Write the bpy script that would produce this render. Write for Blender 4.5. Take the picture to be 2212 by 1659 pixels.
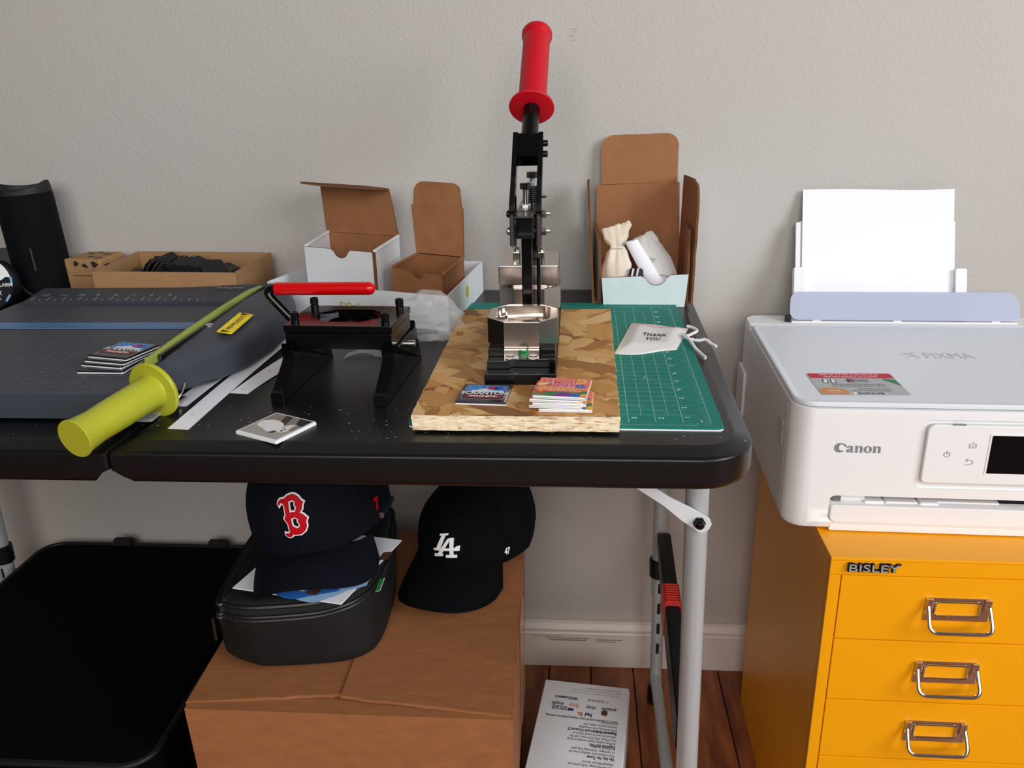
import bpy, bmesh, math, random
from mathutils import Vector, Matrix
import mathutils.noise as mn
random.seed(7)
for o in list(bpy.data.objects): bpy.data.objects.remove(o, do_unlink=True)
SC = bpy.context.scene; COL = SC.collection
PI = math.pi; T = 0.71          # table top height
WALL = 0.575                    # front of the back wall

# ------------------------------------------------------------ camera
def cam_axes(yaw, pitch, roll):
    cy, sy, cp, sp = math.cos(yaw), math.sin(yaw), math.cos(pitch), math.sin(pitch)
    f = Vector((sy*cp, cy*cp, -sp)); r = Vector((cy, -sy, 0)); d = f.cross(r)
    c, s = math.cos(roll), math.sin(roll)
    return c*r+s*d, -s*r+c*d, f
cam = bpy.data.objects.new('camera', bpy.data.cameras.new('camera')); COL.objects.link(cam)
r_, d_, f_ = cam_axes(-.0815, .3464, .0227)
cam.matrix_world = Matrix(((r_.x, -d_.x, -f_.x, -.1248), (r_.y, -d_.y, -f_.y, -.7303), (r_.z, -d_.z, -f_.z, 1.0176), (0, 0, 0, 1)))
cam.data.sensor_width = 36; cam.data.lens = 1822.45/2212*36; cam.data.clip_start = .01
SC.camera = cam
# ------------------------------------------------------------ world, daylight, exposure
w = bpy.data.worlds.new('world'); SC.world = w; w.use_nodes = True
w.node_tree.nodes['Background'].inputs[0].default_value = (1, .95, .90, 1)
w.node_tree.nodes['Background'].inputs[1].default_value = .08
def area(name, loc, target, sx, sy, power, col):
    l = bpy.data.lights.new(name, 'AREA'); l.shape = 'RECTANGLE'; l.size = sx; l.size_y = sy; l.energy = power; l.color = col
    o = bpy.data.objects.new(name, l); COL.objects.link(o); o.location = loc
    o.rotation_euler = (Vector(target)-Vector(loc)).to_track_quat('-Z', 'Y').to_euler(); return o
area('window_daylight_right', (2.3, -1.5, 1.85), (.0, .35, .7), 1.4, 1.6, 74, (.92, .96, 1))
area('window_daylight_front', (-.1, -2.7, 1.85), (-.3, .4, .6), 1.9, 1.5, 54, (1, .97, .94))
SC.view_settings.view_transform = 'Standard'; SC.view_settings.look = 'None'
SC.view_settings.gamma = 1; SC.view_settings.exposure = 0; SC.view_settings.use_curve_mapping = False

# ------------------------------------------------------------ materials
def srgb(h):
    if isinstance(h, str):
        h = h.lstrip('#'); c = [int(h[i:i+2], 16)/255 for i in (0, 2, 4)]
    else: c = [v/255 for v in h]
    return tuple((v/12.92 if v <= .04045 else ((v+.055)/1.055)**2.4) for v in c)+(1,)
MATS = {}
def mat(name, col, rough=.5, metal=0, var=0, vscale=30, bump=0, bscale=200, stretch=(1, 1, 1), trans=0, alpha=1, coat=0, spec=.5, col2=None, ior=1.45, bdist=.001, detail=4, world=False, rpos=(.3, .7)):
    m = bpy.data.materials.new(name); m.use_nodes = True; nt = m.node_tree; b = nt.nodes['Principled BSDF']
    c = srgb(col); b.inputs['Base Color'].default_value = c; b.inputs['Roughness'].default_value = rough
    b.inputs['Metallic'].default_value = metal; b.inputs['Transmission Weight'].default_value = trans
    b.inputs['Alpha'].default_value = alpha; b.inputs['Coat Weight'].default_value = coat
    b.inputs['Specular IOR Level'].default_value = spec; b.inputs['IOR'].default_value = ior
    tc = nt.nodes.new('ShaderNodeTexCoord'); mp = nt.nodes.new('ShaderNodeMapping'); mp.inputs['Scale'].default_value = stretch
    nt.links.new(nt.nodes.new('ShaderNodeNewGeometry').outputs['Position'] if world else tc.outputs['Object'], mp.inputs['Vector'])
    if var or col2:
        n = nt.nodes.new('ShaderNodeTexNoise'); n.inputs['Scale'].default_value = vscale; n.inputs['Detail'].default_value = detail
        nt.links.new(mp.outputs[0], n.inputs['Vector'])
        r = nt.nodes.new('ShaderNodeValToRGB'); r.color_ramp.elements[0].position = rpos[0]; r.color_ramp.elements[1].position = rpos[1]
        c2 = srgb(col2) if col2 else tuple(min(1, v*(1+var)) for v in c[:3])+(1,)
        r.color_ramp.elements[0].color = c if col2 else tuple(v*(1-var) for v in c[:3])+(1,)
        r.color_ramp.elements[1].color = c2
        nt.links.new(n.outputs['Fac'], r.inputs[0]); nt.links.new(r.outputs[0], b.inputs['Base Color'])
    if bump:
        n = nt.nodes.new('ShaderNodeTexNoise'); n.inputs['Scale'].default_value = bscale; n.inputs['Detail'].default_value = 2
        nt.links.new(mp.outputs[0], n.inputs['Vector'])
        bp = nt.nodes.new('ShaderNodeBump'); bp.inputs['Strength'].default_value = bump; bp.inputs['Distance'].default_value = bdist
        nt.links.new(n.outputs['Fac'], bp.inputs['Height']); nt.links.new(bp.outputs[0], b.inputs['Normal'])
    MATS[name] = m; return m
WALLM = mat('wall_paint', '#bdb7b2', .62, var=.02, vscale=2.5, bump=.36, bscale=230, bdist=.002)
BASEM = mat('baseboard_paint', '#e2d8cf', .38, var=.04, vscale=6, bump=.2, bscale=40)
GAPM = mat('floor_gap', '#140b07', .8)
PLANK = mat('plank_wood', '#7c3f20', .38, col2='#c47c48', vscale=9, stretch=(6, .8, 1), bump=.25, bscale=30, detail=8, world=True)
PLANK2 = mat('plank_wood_dark', '#693219', .38, col2='#ae683c', vscale=8, stretch=(5, .9, 1), bump=.25, bscale=30, detail=8, world=True)
TABLE = mat('table_plastic', '#0b0b0c', .36, bump=.22, bscale=650, bdist=.0005)
GREYT = mat('leg_grey_metal', '#b4b8ba', .35, metal=.25)
BLACKP = mat('black_plastic', '#0b0b0c', .45)
BLACKG = mat('black_gloss', '#040405', .17)
BLACKM = mat('black_oxide', '#0d0d0f', .25, metal=.3)
STEEL = mat('machined_steel', '#cbbfb6', .22, metal=1, bump=.12, bscale=60, stretch=(1, 1, 14), bdist=.0004)
STEELD = mat('dark_steel', '#5d5a58', .3, metal=1)
CHROME = mat('chrome', '#d5d0c8', .12, metal=1)
ZINC = mat('zinc', '#c9c9c6', .25, metal=1)
REDP = mat('red_rubber', '#c8061d', .42)
REDG = mat('red_gloss', '#d00408', .22, coat=.3)
GREEN = mat('mat_green', '#0d7d70', .6, spec=.3, var=.05, vscale=15, bump=.1, bscale=800)
WHITEP = mat('white_plastic', '#f1f1f1', .35)
WHITEL = mat('white_print', '#dcece6', .6)
GRIDL = mat('mat_grid_ink', '#9fd0c4', .6)
KRAFT = mat('kraft_card', '#996540', .75, var=.08, vscale=60, bump=.1, bscale=300)
KRAFTI = mat('kraft_inside', '#9b6742', .78, var=.08, vscale=45, bump=.1, bscale=200)
KRAFTE = mat('kraft_edge', '#6f4526', .85, var=.3, vscale=700)
KRAFTL = mat('kraft_light', '#a67f57', .75, var=.06, vscale=90)
BIGBOX = mat('big_box_kraft', '#9a623b', .72, var=.10, vscale=70, bump=.1, bscale=120, stretch=(.5, 1.6, 1))
WHITEC = mat('white_card', '#e9ecef', .6, var=.02, vscale=50)
MAILW = mat('mailer_white', '#cfdedf', .6, var=.04, vscale=40)
PAPER = mat('paper_white', '#f3f3fa', .65)
SLATE = mat('trimmer_grey', '#3c4149', .5, bump=.15, bscale=900, bdist=.0005)
SLATED = mat('trimmer_dark', '#353941', .5)
SLATEL = mat('trimmer_grid_ink', '#8b939d', .6)
BLUEC = mat('trimmer_blue', '#4c78a4', .4)
LIME = mat('lime_handle', '#b2b42e', .35)
LIMED = mat('lime_edge', '#98a545', .4)
YELLOWS = mat('sticker_yellow', '#ffe000', .45)
INK = mat('black_ink', '#17171a', .6)
NAVY = mat('navy_twill', '#0a0c17', .9, spec=.2, bump=.3, bscale=1200, bdist=.0006)
BLKTW = mat('black_twill', '#040507', .9, spec=.15, bump=.3, bscale=1200, bdist=.0006)
BLKNY = mat('black_nylon', '#0e0e0f', .7, bump=.4, bscale=900, bdist=.0006)
SPEAK = mat('speaker_mesh', '#06070b', .8, spec=.2, bump=.6, bscale=1500, bdist=.0008)
CASE = mat('case_fabric', '#020202', .9, spec=.1, bump=.3, bscale=900, bdist=.0006)
EMBW = mat('embroidery_white', '#f2f2f2', .6)
EMBR = mat('embroidery_red', '#c4041a', .6, spec=.2)
COTTON = mat('white_cotton', '#e6e4e2', .85, bump=.3, bscale=700, bdist=.0006)
COTTON2 = mat('natural_cotton', '#dfd0ba', .85, col2='#f0e8dc', vscale=18, bump=.3, bscale=600, bdist=.0006)
CANWH = mat('printer_white', '#ecebeb', .38, bump=.06, bscale=900, bdist=.0003)
LIDWH = mat('printer_lid_white', '#dde0e5', .45, bump=.1, bscale=1200, bdist=.0003)
FROST = mat('frosted_cover', '#b9bfd4', .35, alpha=.8)
CANGR = mat('printer_grey_ink', '#85878a', .4)
PIXGR = mat('printer_pale_ink', '#b9bcc2', .4)
SCREEN = mat('screen_black', '#080a10', .1, spec=.2)
DARKIN = mat('dark_interior', '#1a1a1d', .6)
YELLOW = mat('cabinet_yellow', '#f2a200', .38, bump=.05, bscale=700, bdist=.0003)
CLEAR = mat('clear_film', '#f4f4f4', .08, alpha=.22)
TAPE = mat('clear_tape', '#d8b896', .12, alpha=.25)
def colmat(h, rough=.5):
    k = 'ink_'+h.strip('#')
    return MATS.get(k) or mat(k, h, rough)

# ------------------------------------------------------------ helpers
def tag(o, label=None, cat=None, group=None, kind=None):
    if label: o['label'] = label
    if cat: o['category'] = cat
    if group: o['group'] = group
    if kind: o['kind'] = kind
    return o
def thing(name, label, cat, loc=(0, 0, 0), rot=(0, 0, 0), group=None):
    o = bpy.data.objects.new(name, None); COL.objects.link(o); o.location = loc; o.rotation_euler = rot
    o.empty_display_size = .02
    return tag(o, label, cat, group)
def wn(o): md = o.modifiers.new('weighted_normals', 'WEIGHTED_NORMAL'); md.keep_sharp = True; md.weight = 60
def part(name, bm, m, parent=None, smooth=True, loc=None, rot=None, angle=32):
    if isinstance(bm, bmesh.types.BMesh):
        bmesh.ops.recalc_face_normals(bm, faces=bm.faces) if not getattr(bm, 'keep', False) else None
        me = bpy.data.meshes.new(name); bm.to_mesh(me); bm.free()
    else: me = bm
    for x in (m if isinstance(m, (list, tuple)) else [m]): me.materials.append(x)
    if smooth and len(me.polygons):
        me.polygons.foreach_set('use_smooth', [True]*len(me.polygons)); me.set_sharp_from_angle(angle=math.radians(angle))
    o = bpy.data.objects.new(name, me); COL.objects.link(o)
    if smooth: wn(o)
    if parent: o.parent = parent
    if loc: o.location = loc
    if rot: o.rotation_euler = rot
    return o
def copy_tree(o, parent=None):
    c = o.copy(); COL.objects.link(c); c.parent = parent
    for ch in list(o.children): copy_tree(ch, c)
    return c
def NB(): return bmesh.new()
def M3(o, u, v):   # matrix from origin and two in-plane axes
    u = Vector(u).normalized(); v = Vector(v); v = (v-u*v.dot(u)).normalized(); n = u.cross(v)
    return Matrix(((u.x, v.x, n.x, o[0]), (u.y, v.y, n.y, o[1]), (u.z, v.z, n.z, o[2]), (0, 0, 0, 1)))
def box(bm, x0, x1, y0, y1, z0, z1, bev=0, seg=2, M=None):
    g = bmesh.ops.create_cube(bm, size=1); vs = g['verts']
    for v in vs: v.co = Vector(((x0+x1)/2+v.co.x*(x1-x0), (y0+y1)/2+v.co.y*(y1-y0), (z0+z1)/2+v.co.z*(z1-z0)))
    if bev:
        es = list({e for v in vs for e in v.link_edges})
        r = bmesh.ops.bevel(bm, geom=es, offset=bev, segments=seg, affect='EDGES', profile=.5)
        vs = list({v for f in r['faces'] for v in f.verts} | {v for v in vs if v.is_valid})
    if M: 
        vs = [v for v in vs if v.is_valid]
        seen = set(vs); st = list(vs)
        while st:
            a = st.pop()
            for e in a.link_edges:
                b = e.other_vert(a)
                if b not in seen: seen.add(b); st.append(b)
        for v in seen: v.co = M @ v.co
    return bm
def rrect(x0, x1, y0, y1, r, n=5):
    rs = r if isinstance(r, (list, tuple)) else [r]*4   # order: x1y1, x0y1, x0y0, x1y0
    out = []
    for k, (cx, cy, sx, sy) in enumerate(((x1, y1, -1, -1), (x0, y1, 1, -1), (x0, y0, 1, 1), (x1, y0, -1, 1))):
        q = rs[k]; ox, oy = cx+sx*q, cy+sy*q
        for i in range(n+1):
            a = k*PI/2+i/n*PI/2; out.append((ox+q*math.cos(a), oy+q*math.sin(a)))
    return out
def loft(bm, rings, cap0=True, cap1=True, closed=True, mi=None):
    vr = [[bm.verts.new(p) for p in r] for r in rings]
    n = len(rings[0])
    for k, (a, b) in enumerate(zip(vr, vr[1:])):
        for i in range(n if closed else n-1):
            j = (i+1) % n
            f = bm.faces.new((a[i], a[j], b[j], b[i]))
            if mi: f.material_index = mi[k]
    if cap0: bm.faces.new(list(reversed(vr[0])))
    if cap1: bm.faces.new(vr[-1])
    return vr
def prism(bm, poly, z0, z1, bev=0, M=None, seg=2):
    M = M or Matrix()
    if bev:
        n = len(poly); c = Vector((sum(p[0] for p in poly)/n, sum(p[1] for p in poly)/n))
        def ins(d): return offset(poly, -d)
        rings = []
        for i in range(seg+1):
            a = i/seg*PI/2; rings.append((bev*(1-math.sin(a)), z0+bev*(1-math.cos(a))))
        rings += [(d, z0+z1-z) for d, z in reversed(rings)]
        loft(bm, [[M @ Vector((x, y, z)) for x, y in ins(d)] for d, z in rings])
    else:
        loft(bm, [[M @ Vector((x, y, z)) for x, y in poly] for z in (z0, z1)])
    return bm
def offset(poly, d):
    n = len(poly); out = []
    area_ = sum(poly[i][0]*poly[(i+1) % n][1]-poly[(i+1) % n][0]*poly[i][1] for i in range(n))
    s = 1 if area_ > 0 else -1
    for i in range(n):
        p, q, r = Vector(poly[i-1]), Vector(poly[i]), Vector(poly[(i+1) % n])
        a, b = (q-p), (r-q)
        if a.length < 1e-9: a = b
        if b.length < 1e-9: b = a
        a.normalize(); b.normalize()
        na, nb = Vector((a.y, -a.x))*s, Vector((b.y, -b.x))*s
        m = na+nb; L = m.length
        if L < 1e-6: m = na
        else: m = m/L; m = m/max(.35, m.dot(na))
        out.append((q.x+m.x*d, q.y+m.y*d))
    return out
def lathe(bm, prof, M=None, n=28, cap=True):
    M = M or Matrix()
    rings = [[M @ Vector((r*math.cos(2*PI*i/n), r*math.sin(2*PI*i/n), z)) for i in range(n)] for r, z in prof]
    loft(bm, rings, cap, cap); return bm
def axisM(p, q):
    p, q = Vector(p), Vector(q); return Matrix.Translation(p) @ (q-p).to_track_quat('Z', 'Y').to_matrix().to_4x4()
def cyl(bm, p, q, r, n=16, bev=0, r2=None):
    L = (Vector(q)-Vector(p)).length; r2 = r if r2 is None else r2
    pr = [(r, 0), (r2, L)] if not bev else [(r-bev, 0), (r, bev), (r2, L-bev), (r2-bev, L)]
    return lathe(bm, pr, axisM(p, q), n)
def tube(bm, pts, r, n=10, closed=False, flat=None, radii=None):
    pts = [Vector(p) for p in pts]; N = len(pts); rings = []; up = None
    for i, p in enumerate(pts):
        if closed: t = pts[(i+1) % N]-pts[i-1]
        else: t = pts[min(i+1, N-1)]-pts[max(i-1, 0)]
        t.normalize()
        if up is None: up = Vector((0, 0, 1)) if abs(t.z) < .9 else Vector((1, 0, 0))
        s = t.cross(up).normalized(); up = s.cross(t)
        rr = radii[i] if radii else r; fl = flat or 1
        rings.append([p+s*(rr*math.cos(2*PI*k/n))+up*(rr*fl*math.sin(2*PI*k/n)) for k in range(n)])
    if closed:
        loft(bm, rings+[rings[0]], False, False); bmesh.ops.remove_doubles(bm, verts=bm.verts, dist=1e-6)
    else: loft(bm, rings)
    return bm
def arcpath(pts, r, n=5):   # polyline with rounded corners
    pts = [Vector(p) for p in pts]; out = [pts[0]]
    for a, b, c in zip(pts, pts[1:], pts[2:]):
        u, v = (a-b).normalized(), (c-b).normalized(); rr = min(r, (a-b).length*.45, (c-b).length*.45)
        p, q = b+u*rr, b+v*rr
        for i in range(n+1):
            t = i/n; out.append((1-t)**2*p+2*t*(1-t)*b+t*t*q)
    out.append(pts[-1]); return out
def crspline(pts, n=6, closed=False):
    pts = [Vector(p) for p in pts]; N = len(pts); out = []
    for i in range(N if closed else N-1):
        if closed: p0, p1, p2, p3 = pts[i-1], pts[i], pts[(i+1) % N], pts[(i+2) % N]
        else: p0, p1, p2, p3 = pts[max(i-1, 0)], pts[i], pts[i+1], pts[min(i+2, N-1)]
        for k in range(n):
            t = k/n
            out.append(.5*((2*p1)+(-p0+p2)*t+(2*p0-5*p1+4*p2-p3)*t*t+(-p0+3*p1-3*p2+p3)*t**3))
    if not closed: out.append(pts[-1])
    return out
def panel(name, poly, M, t, mats, parent):   # card sheet: front(+n), back, edge materials
    bm = NB(); a = [bm.verts.new(M @ Vector((x, y, 0))) for x, y in poly]; b = [bm.verts.new(M @ Vector((x, y, t))) for x, y in poly]
    f = bm.faces.new(b); f.material_index = 0
    f = bm.faces.new(list(reversed(a))); f.material_index = 1
    n = len(poly)
    for i in range(n): f = bm.faces.new((a[i], a[(i+1) % n], b[(i+1) % n], b[i])); f.material_index = 2
    return part(name, bm, list(mats), parent, smooth=False)
def quadpanel(name, A, B, Cc, D, t, mats, parent, notch=None):   # planar-ish panel from 4 world corners, A->B bottom, D->C top
    M = M3(A, Vector(B)-Vector(A), Vector(D)-Vector(A)); I = M.inverted()
    poly = [tuple((I @ Vector(p))[:2]) for p in (A, B, Cc, D)]
    if notch:
        c, r = notch; p2, p3 = Vector(poly[2]), Vector(poly[3]); q = p2.lerp(p3, c); u = (p3-p2).normalized(); v = Vector((u.y, -u.x))
        if v.dot(Vector(poly[0])-p3) < 0: v = -v
        arc = [q-u*r*1.35]+[q+u*(-r*math.cos(a))+v*(r*math.sin(a)*.95) for a in [PI*i/10 for i in range(1, 10)]]+[q+u*r*1.35]
        poly = poly[:3]+[tuple(p) for p in arc]+poly[3:]
    return panel(name, poly, M, t, mats, parent)
def flat(bm, poly, z=0, M=None, mi=0):
    M = M or Matrix(); f = bm.faces.new([bm.verts.new(M @ Vector((x, y, z))) for x, y in poly]); f.material_index = mi
    if f.normal.length == 0: f.normal_update()
    return f
def text_mesh(s, size, extrude=0, bold=0, align='LEFT', sx=1, shear=0, spacing=1, lines=1.0, bev=0):
    cu = bpy.data.curves.new('t', 'FONT'); cu.body = s; cu.size = size; cu.extrude = extrude; cu.offset = bold; cu.align_x = align
    cu.shear = shear; cu.space_character = spacing; cu.space_line = lines; cu.resolution_u = 3; cu.bevel_depth = bev
    o = bpy.data.objects.new('t', cu); COL.objects.link(o); bpy.context.view_layer.update()
    me = bpy.data.meshes.new_from_object(o.evaluated_get(bpy.context.evaluated_depsgraph_get()))
    bpy.data.objects.remove(o, do_unlink=True); me.materials.clear()
    if sx != 1: me.transform(Matrix.Diagonal((sx, 1, 1, 1)))
    return me
def text(name, s, size, M, m, parent, **k):
    me = text_mesh(s, size, **k); me.transform(M); return part(name, me, m, parent, smooth=False)
def apply_bool(o, cutters, op='DIFFERENCE'):
    for c in cutters:
        md = o.modifiers.new('b', 'BOOLEAN'); md.operation = op; md.object = c; md.solver = 'EXACT'
    bpy.context.view_layer.update()
    me = bpy.data.meshes.new_from_object(o.evaluated_get(bpy.context.evaluated_depsgraph_get()))
    o.modifiers.clear(); o.data = me
    for c in cutters: bpy.data.objects.remove(c, do_unlink=True)
    me.polygons.foreach_set('use_smooth', [True]*len(me.polygons)); me.set_sharp_from_angle(angle=math.radians(30)); wn(o)
    return o
def shape2d(outers, holes=()):   # filled 2D mesh with holes
    cu = bpy.data.curves.new('s', 'CURVE'); cu.dimensions = '2D'; cu.fill_mode = 'BOTH'
    for pl in list(outers)+list(holes):
        sp = cu.splines.new('POLY'); sp.points.add(len(pl)-1); sp.use_cyclic_u = True
        for q, (x, y) in zip(sp.points, pl): q.co = (x, y, 0, 1)
    o = bpy.data.objects.new('s', cu); COL.objects.link(o); bpy.context.view_layer.update()
    me = bpy.data.meshes.new_from_object(o.evaluated_get(bpy.context.evaluated_depsgraph_get()))
    bpy.data.objects.remove(o, do_unlink=True); return me
def hexbolt(bm, p, q, r):
    lathe(bm, [(r*.9, 0), (r, .0006), (r, (Vector(q)-Vector(p)).length-.0006), (r*.9, (Vector(q)-Vector(p)).length)], axisM(p, q), 6)
def capscrew(bm, p, q, r, n=16):
    L = (Vector(q)-Vector(p)).length
    lathe(bm, [(r, 0), (r, L-.0006), (r-.0006, L), (r*.55, L), (r*.5, L-.003)], axisM(p, q), n)

# ------------------------------------------------------------ the room
bm = box(NB(), -3.2, 3.2, WALL, WALL+.1, 0, 2.7)
wl_ = tag(part('wall_back', bm, WALLM, smooth=False), 'pale warm grey painted wall with orange-peel texture', kind='structure')
prof = [(0, 0), (-.018, 0), (-.018, .070), (-.0165, .0725), (-.0165, .0745), (-.018, .0765), (-.018, .080), (-.013, .089), (-.0115, .0945), (0, .0945)]
bm = NB(); loft(bm, [[(x, WALL+y, z) for y, z in prof] for x in (-3.2, 3.2)])
bl_ = tag(part('baseboard_back', bm, BASEM, smooth=False), 'cream painted moulded baseboard along the grey wall', kind='structure')
fl = tag(part('floor', box(NB(), -2.53, 1.8, -1.6, WALL, -.03, -.004), GAPM, smooth=False), 'worn reddish brown plank floor', kind='structure')
PW = .0762; bmp = box(NB(), -PW/2+.0011, PW/2-.0011, -1.6, WALL-.0005, -.004, 0, .0008, 1); pl0 = None
for i in range(-33, 24):
    if pl0 is None: pl0 = part('plank', bmp, PLANK, fl, smooth=False); o = pl0; me2 = pl0.data.copy(); me2.materials[0] = PLANK2
    else: o = pl0.copy(); COL.objects.link(o); o.parent = fl
    if random.random() < .45: o.data = me2
    o.location = (-.02+PW*(i+.5), 0, -random.random()*.0006)
    o.scale.y = 1

def scuffs(parent, m, y, items):
    bm = NB()
    for x0, x1, z, h in items: box(bm, x0, x1, y-.0002, y+.0005, z-h/2, z+h/2)
    part('scuff_marks', bm, m, parent, smooth=False)
scuffs(wl_, mat('wall_scuff', '#a39d98', .7), WALL, ((-.137, -.128, 1.0835, .0012), (-.133, -.127, 1.0795, .0010), (-.139, -.131, 1.0740, .0012), (-.134, -.128, 1.0685, .0011)))
scuffs(bl_, mat('baseboard_scuff', '#8f8278', .6), WALL-.018, ((-.180, -.100, .0610, .0016), (-.172, -.105, .0570, .0022), (-.090, -.040, .0590, .0018), (-.086, -.052, .0550, .0014), (-.205, -.150, .0650, .0010)))
# ------------------------------------------------------------ folding table
tb = thing('folding_table', 'black plastic folding table with grey metal legs and a seam across its middle', 'table', (0, 0, T))
YF, YB, XR, XS, XL = -.055, .566, .0445, -.5545, -1.154
def table_half(x0, x1, rad, seam_side):
    def ring(ins, z, raise_notch=False):
        base = rrect(x0+ins, x1-ins, YF+ins, YB-ins, [max(.001, r-ins) if r > .01 else r for r in rad], 6)
        pts = []
        n = len(base)
        for i in range(n):
            p, q = Vector(base[i]), Vector(base[(i+1) % n]); pts.append(p)
            if (q-p).length > .3:
                ts = [.0, .008, .014, .018, .022, .03] if abs(p.y-q.y) < .01 else []
                L = (q-p).length
                if abs(p.y-q.y) < .01:
                    near_start = abs(p.x-seam_side) < abs(q.x-seam_side)
                    for t in ((.008, .014, .018, .024, .1, .3) if near_start else (L-.3, L-.1, L-.024, L-.018, L-.014, L-.008)): pts.append(p+(q-p)*(t/L))
        out = []
        for p in pts:
            zz = z
            if raise_notch and abs(p.x-seam_side) < .016 and (p.y < 0 or p.y > .5): zz = max(z, -.024+.01*(abs(p.x-seam_side)/.016)**2*-1)
            xx = p.x+(p.y-.46)*.017*max(0, min(1, (p.x+.1)/.14)) if x1 > 0 else p.x
            out.append((xx, p.y, zz))
        return out
    spec = [(.04, 0, 0), (.0185, 0, 0), (.0172, -.0006, 0), (.0040, -.0052, 0), (.0014, -.0066, 0), (0, -.0088, 0), (0, -.030, 1), (.002, -.0345, 1), (.006, -.0375, 1), (.010, -.0375, 1), (.012, -.02, 0)]
    bm = NB(); loft(bm, [ring(i, z, n) for i, z, n in spec], True, True); return bm
part('tabletop_panel', table_half(XS+.0006, XR, [.05, .004, .004, .055], XS), TABLE, tb, angle=34)
part('tabletop_panel', table_half(XL, XS-.0006, [.004, .05, .055, .004], XS), TABLE, tb, angle=34)
def legpair(xa, sgn):
    for (yy, xt, xb) in ((.062, xa, xa+.012*sgn), (.470, xa+.0085*sgn, xa+.014*sgn)):
        r = .0122
        p, q = Vector((xt, yy, -.02)), Vector((xb, yy, .35-T)); q2 = Vector((xb, yy, .012-T))
        l = part('leg', cyl(NB(), p, q2.lerp(p, .30), r, 24), GREYT, tb)
        part('lower_tube', cyl(NB(), q2.lerp(p, .45), q2, r*.82, 20), GREYT, l)
        part('foot_cap', cyl(NB(), q2+Vector((0, 0, .025)), q2-Vector((0, 0, .012)), r*1.1, 20, .002), BLACKP, l)
        if yy > .3:
            bm = NB()
            for k in range(4):
                zz = -.475-.039*k; xc = xt+(xb-xt)*(-.02-zz)/.678; box(bm, xc-.0025, xc+.0025, yy-r-.0004, yy-r+.002, zz-.010, zz+.010, .001, 1)
            part('height_slots', bm, INK, l)
            part('lock_sleeve', cyl(NB(), (xt+.0025*sgn, yy, -.425), (xt+.0035*sgn, yy, -.458), r*1.3, 20, .002), BLACKP, l)
    part('crossbar', tube(NB(), [(xa+.013*sgn, .47, .055-T), (xa+.012*sgn, .062, .055-T)], .0095, 16), GREYT, tb)
legpair(-.0015, 1); legpair(-1.098, -1)
bm = NB()
M = M3((-.050, .046, -.088), (.0524, 0, -.036), (.036, 0, .0524))
pl = [(-.06, -.0055), (.02, -.0055), (.045, -.0085), (.068, -.0095), (.073, -.006), (.0745, 0), (.073, .006), (.068, .0095), (.045, .0085), (.02, .0055), (-.06, .0055)]
prism(bm, pl, -.002, .002, .0008, M); br = part('brace', bm, mat('brace_grey', '#d4d6d8', .35), tb)
bm = NB(); p = Vector((.0005, .044, -.122)); hexbolt(bm, p, p+Vector((0, -.004, 0)), .0065)
lathe(bm, [(.005, 0), (.005, .003), (.0035, .0055), (.0008, .0065)], axisM(p+Vector((0, -.004, 0)), p+Vector((0, -.01, 0))), 16)
part('acorn_nut', bm, BLACKM, br)

dr = random.Random(21); bm = NB()
for k in range(170):
    x, y = dr.uniform(-.66, .03), dr.choice((dr.uniform(-.036, .05), dr.uniform(-.036, .30))); a = dr.uniform(0, 3); r = dr.uniform(.0002, .0006); l = r*dr.uniform(1, 3)
    c, s = math.cos(a), math.sin(a); flat(bm, [(x+p*c-q*s, y+p*s+q*c) for p, q in ((-l, -r), (l, -r), (l, r), (-l, r))], .0002)
o = part('dust_specks', bm, colmat('#a9a49c', .8), tb, smooth=False); o['kind'] = 'stuff'
lb = thing('black_bar', 'black bar with a ribbed red slider held along the table legs', 'tool', (.013, .452, .33))
bm = NB(); A = Vector((0, 0, 0)); Bq = Vector((-.009, -.372, -.045)); M = M3(A, Bq-A, (0, 0, 1)); L = (Bq-A).length
prism(bm, [(0, -.006), (0, .012), (.006, .014), (.15, .022), (L, .026), (L, -.026), (.15, -.024), (.006, -.009)], -.0105, .0105, .003, M)
part('bar', bm, BLACKP, lb)
bm = NB(); prism(bm, [(.125, -.028), (.125, .012), (.135, .0245), (.175, .026), (.185, .018), (.185, -.028)], -.0118, .0118, .002, M); sl = part('slider', bm, colmat('#d9281c', .4), lb)
bm = NB()
for k in range(8): box(bm, .138+.005*k, .1405+.005*k, .0255, .0275, -.0085, .0085, .0004, 1, M)
part('ribs', bm, colmat('#e23a2c', .4), sl)

# ------------------------------------------------------------ cutting mat and board
cm = thing('cutting_mat', 'green self-healing cutting mat with white grid, under the chipboard', 'cutting mat', (0, 0, T), (0, 0, -.0076))
pm = rrect(-.2840, .0105, -.006, .4545, .006)
part('base_layer', prism(NB(), pm, 0, .0016), WHITEP, cm, smooth=False)
part('top_layer', prism(NB(), offset(pm, .0002), .0016, .003), GREEN, cm, smooth=False)
bm = NB(); I = .0254; zt = .0031
def line(bm, x0, y0, x1, y1, wd=.00035, z=zt, mi=0):
    d = Vector((x1-x0, y1-y0)).normalized(); n = Vector((-d.y, d.x))*wd/2
    flat(bm, [(x0-n.x, y0-n.y), (x1-n.x, y1-n.y), (x1+n.x, y1+n.y), (x0+n.x, y0+n.y)], z, mi=mi)
for k in range(11): line(bm, -k*I, 0, -k*I, 17*I, .0005)
for k in range(18): line(bm, -10.5*I, k*I, 0, k*I, .0004)
for k in range(1, 10): line(bm, -(k+.5)*I, .9*I, -(k+.5)*I, 16.2*I, .0004)
for k in range(1, 16): line(bm, -10.4*I, (k+.5)*I, -.86*I, (k+.5)*I, .0003)
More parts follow.
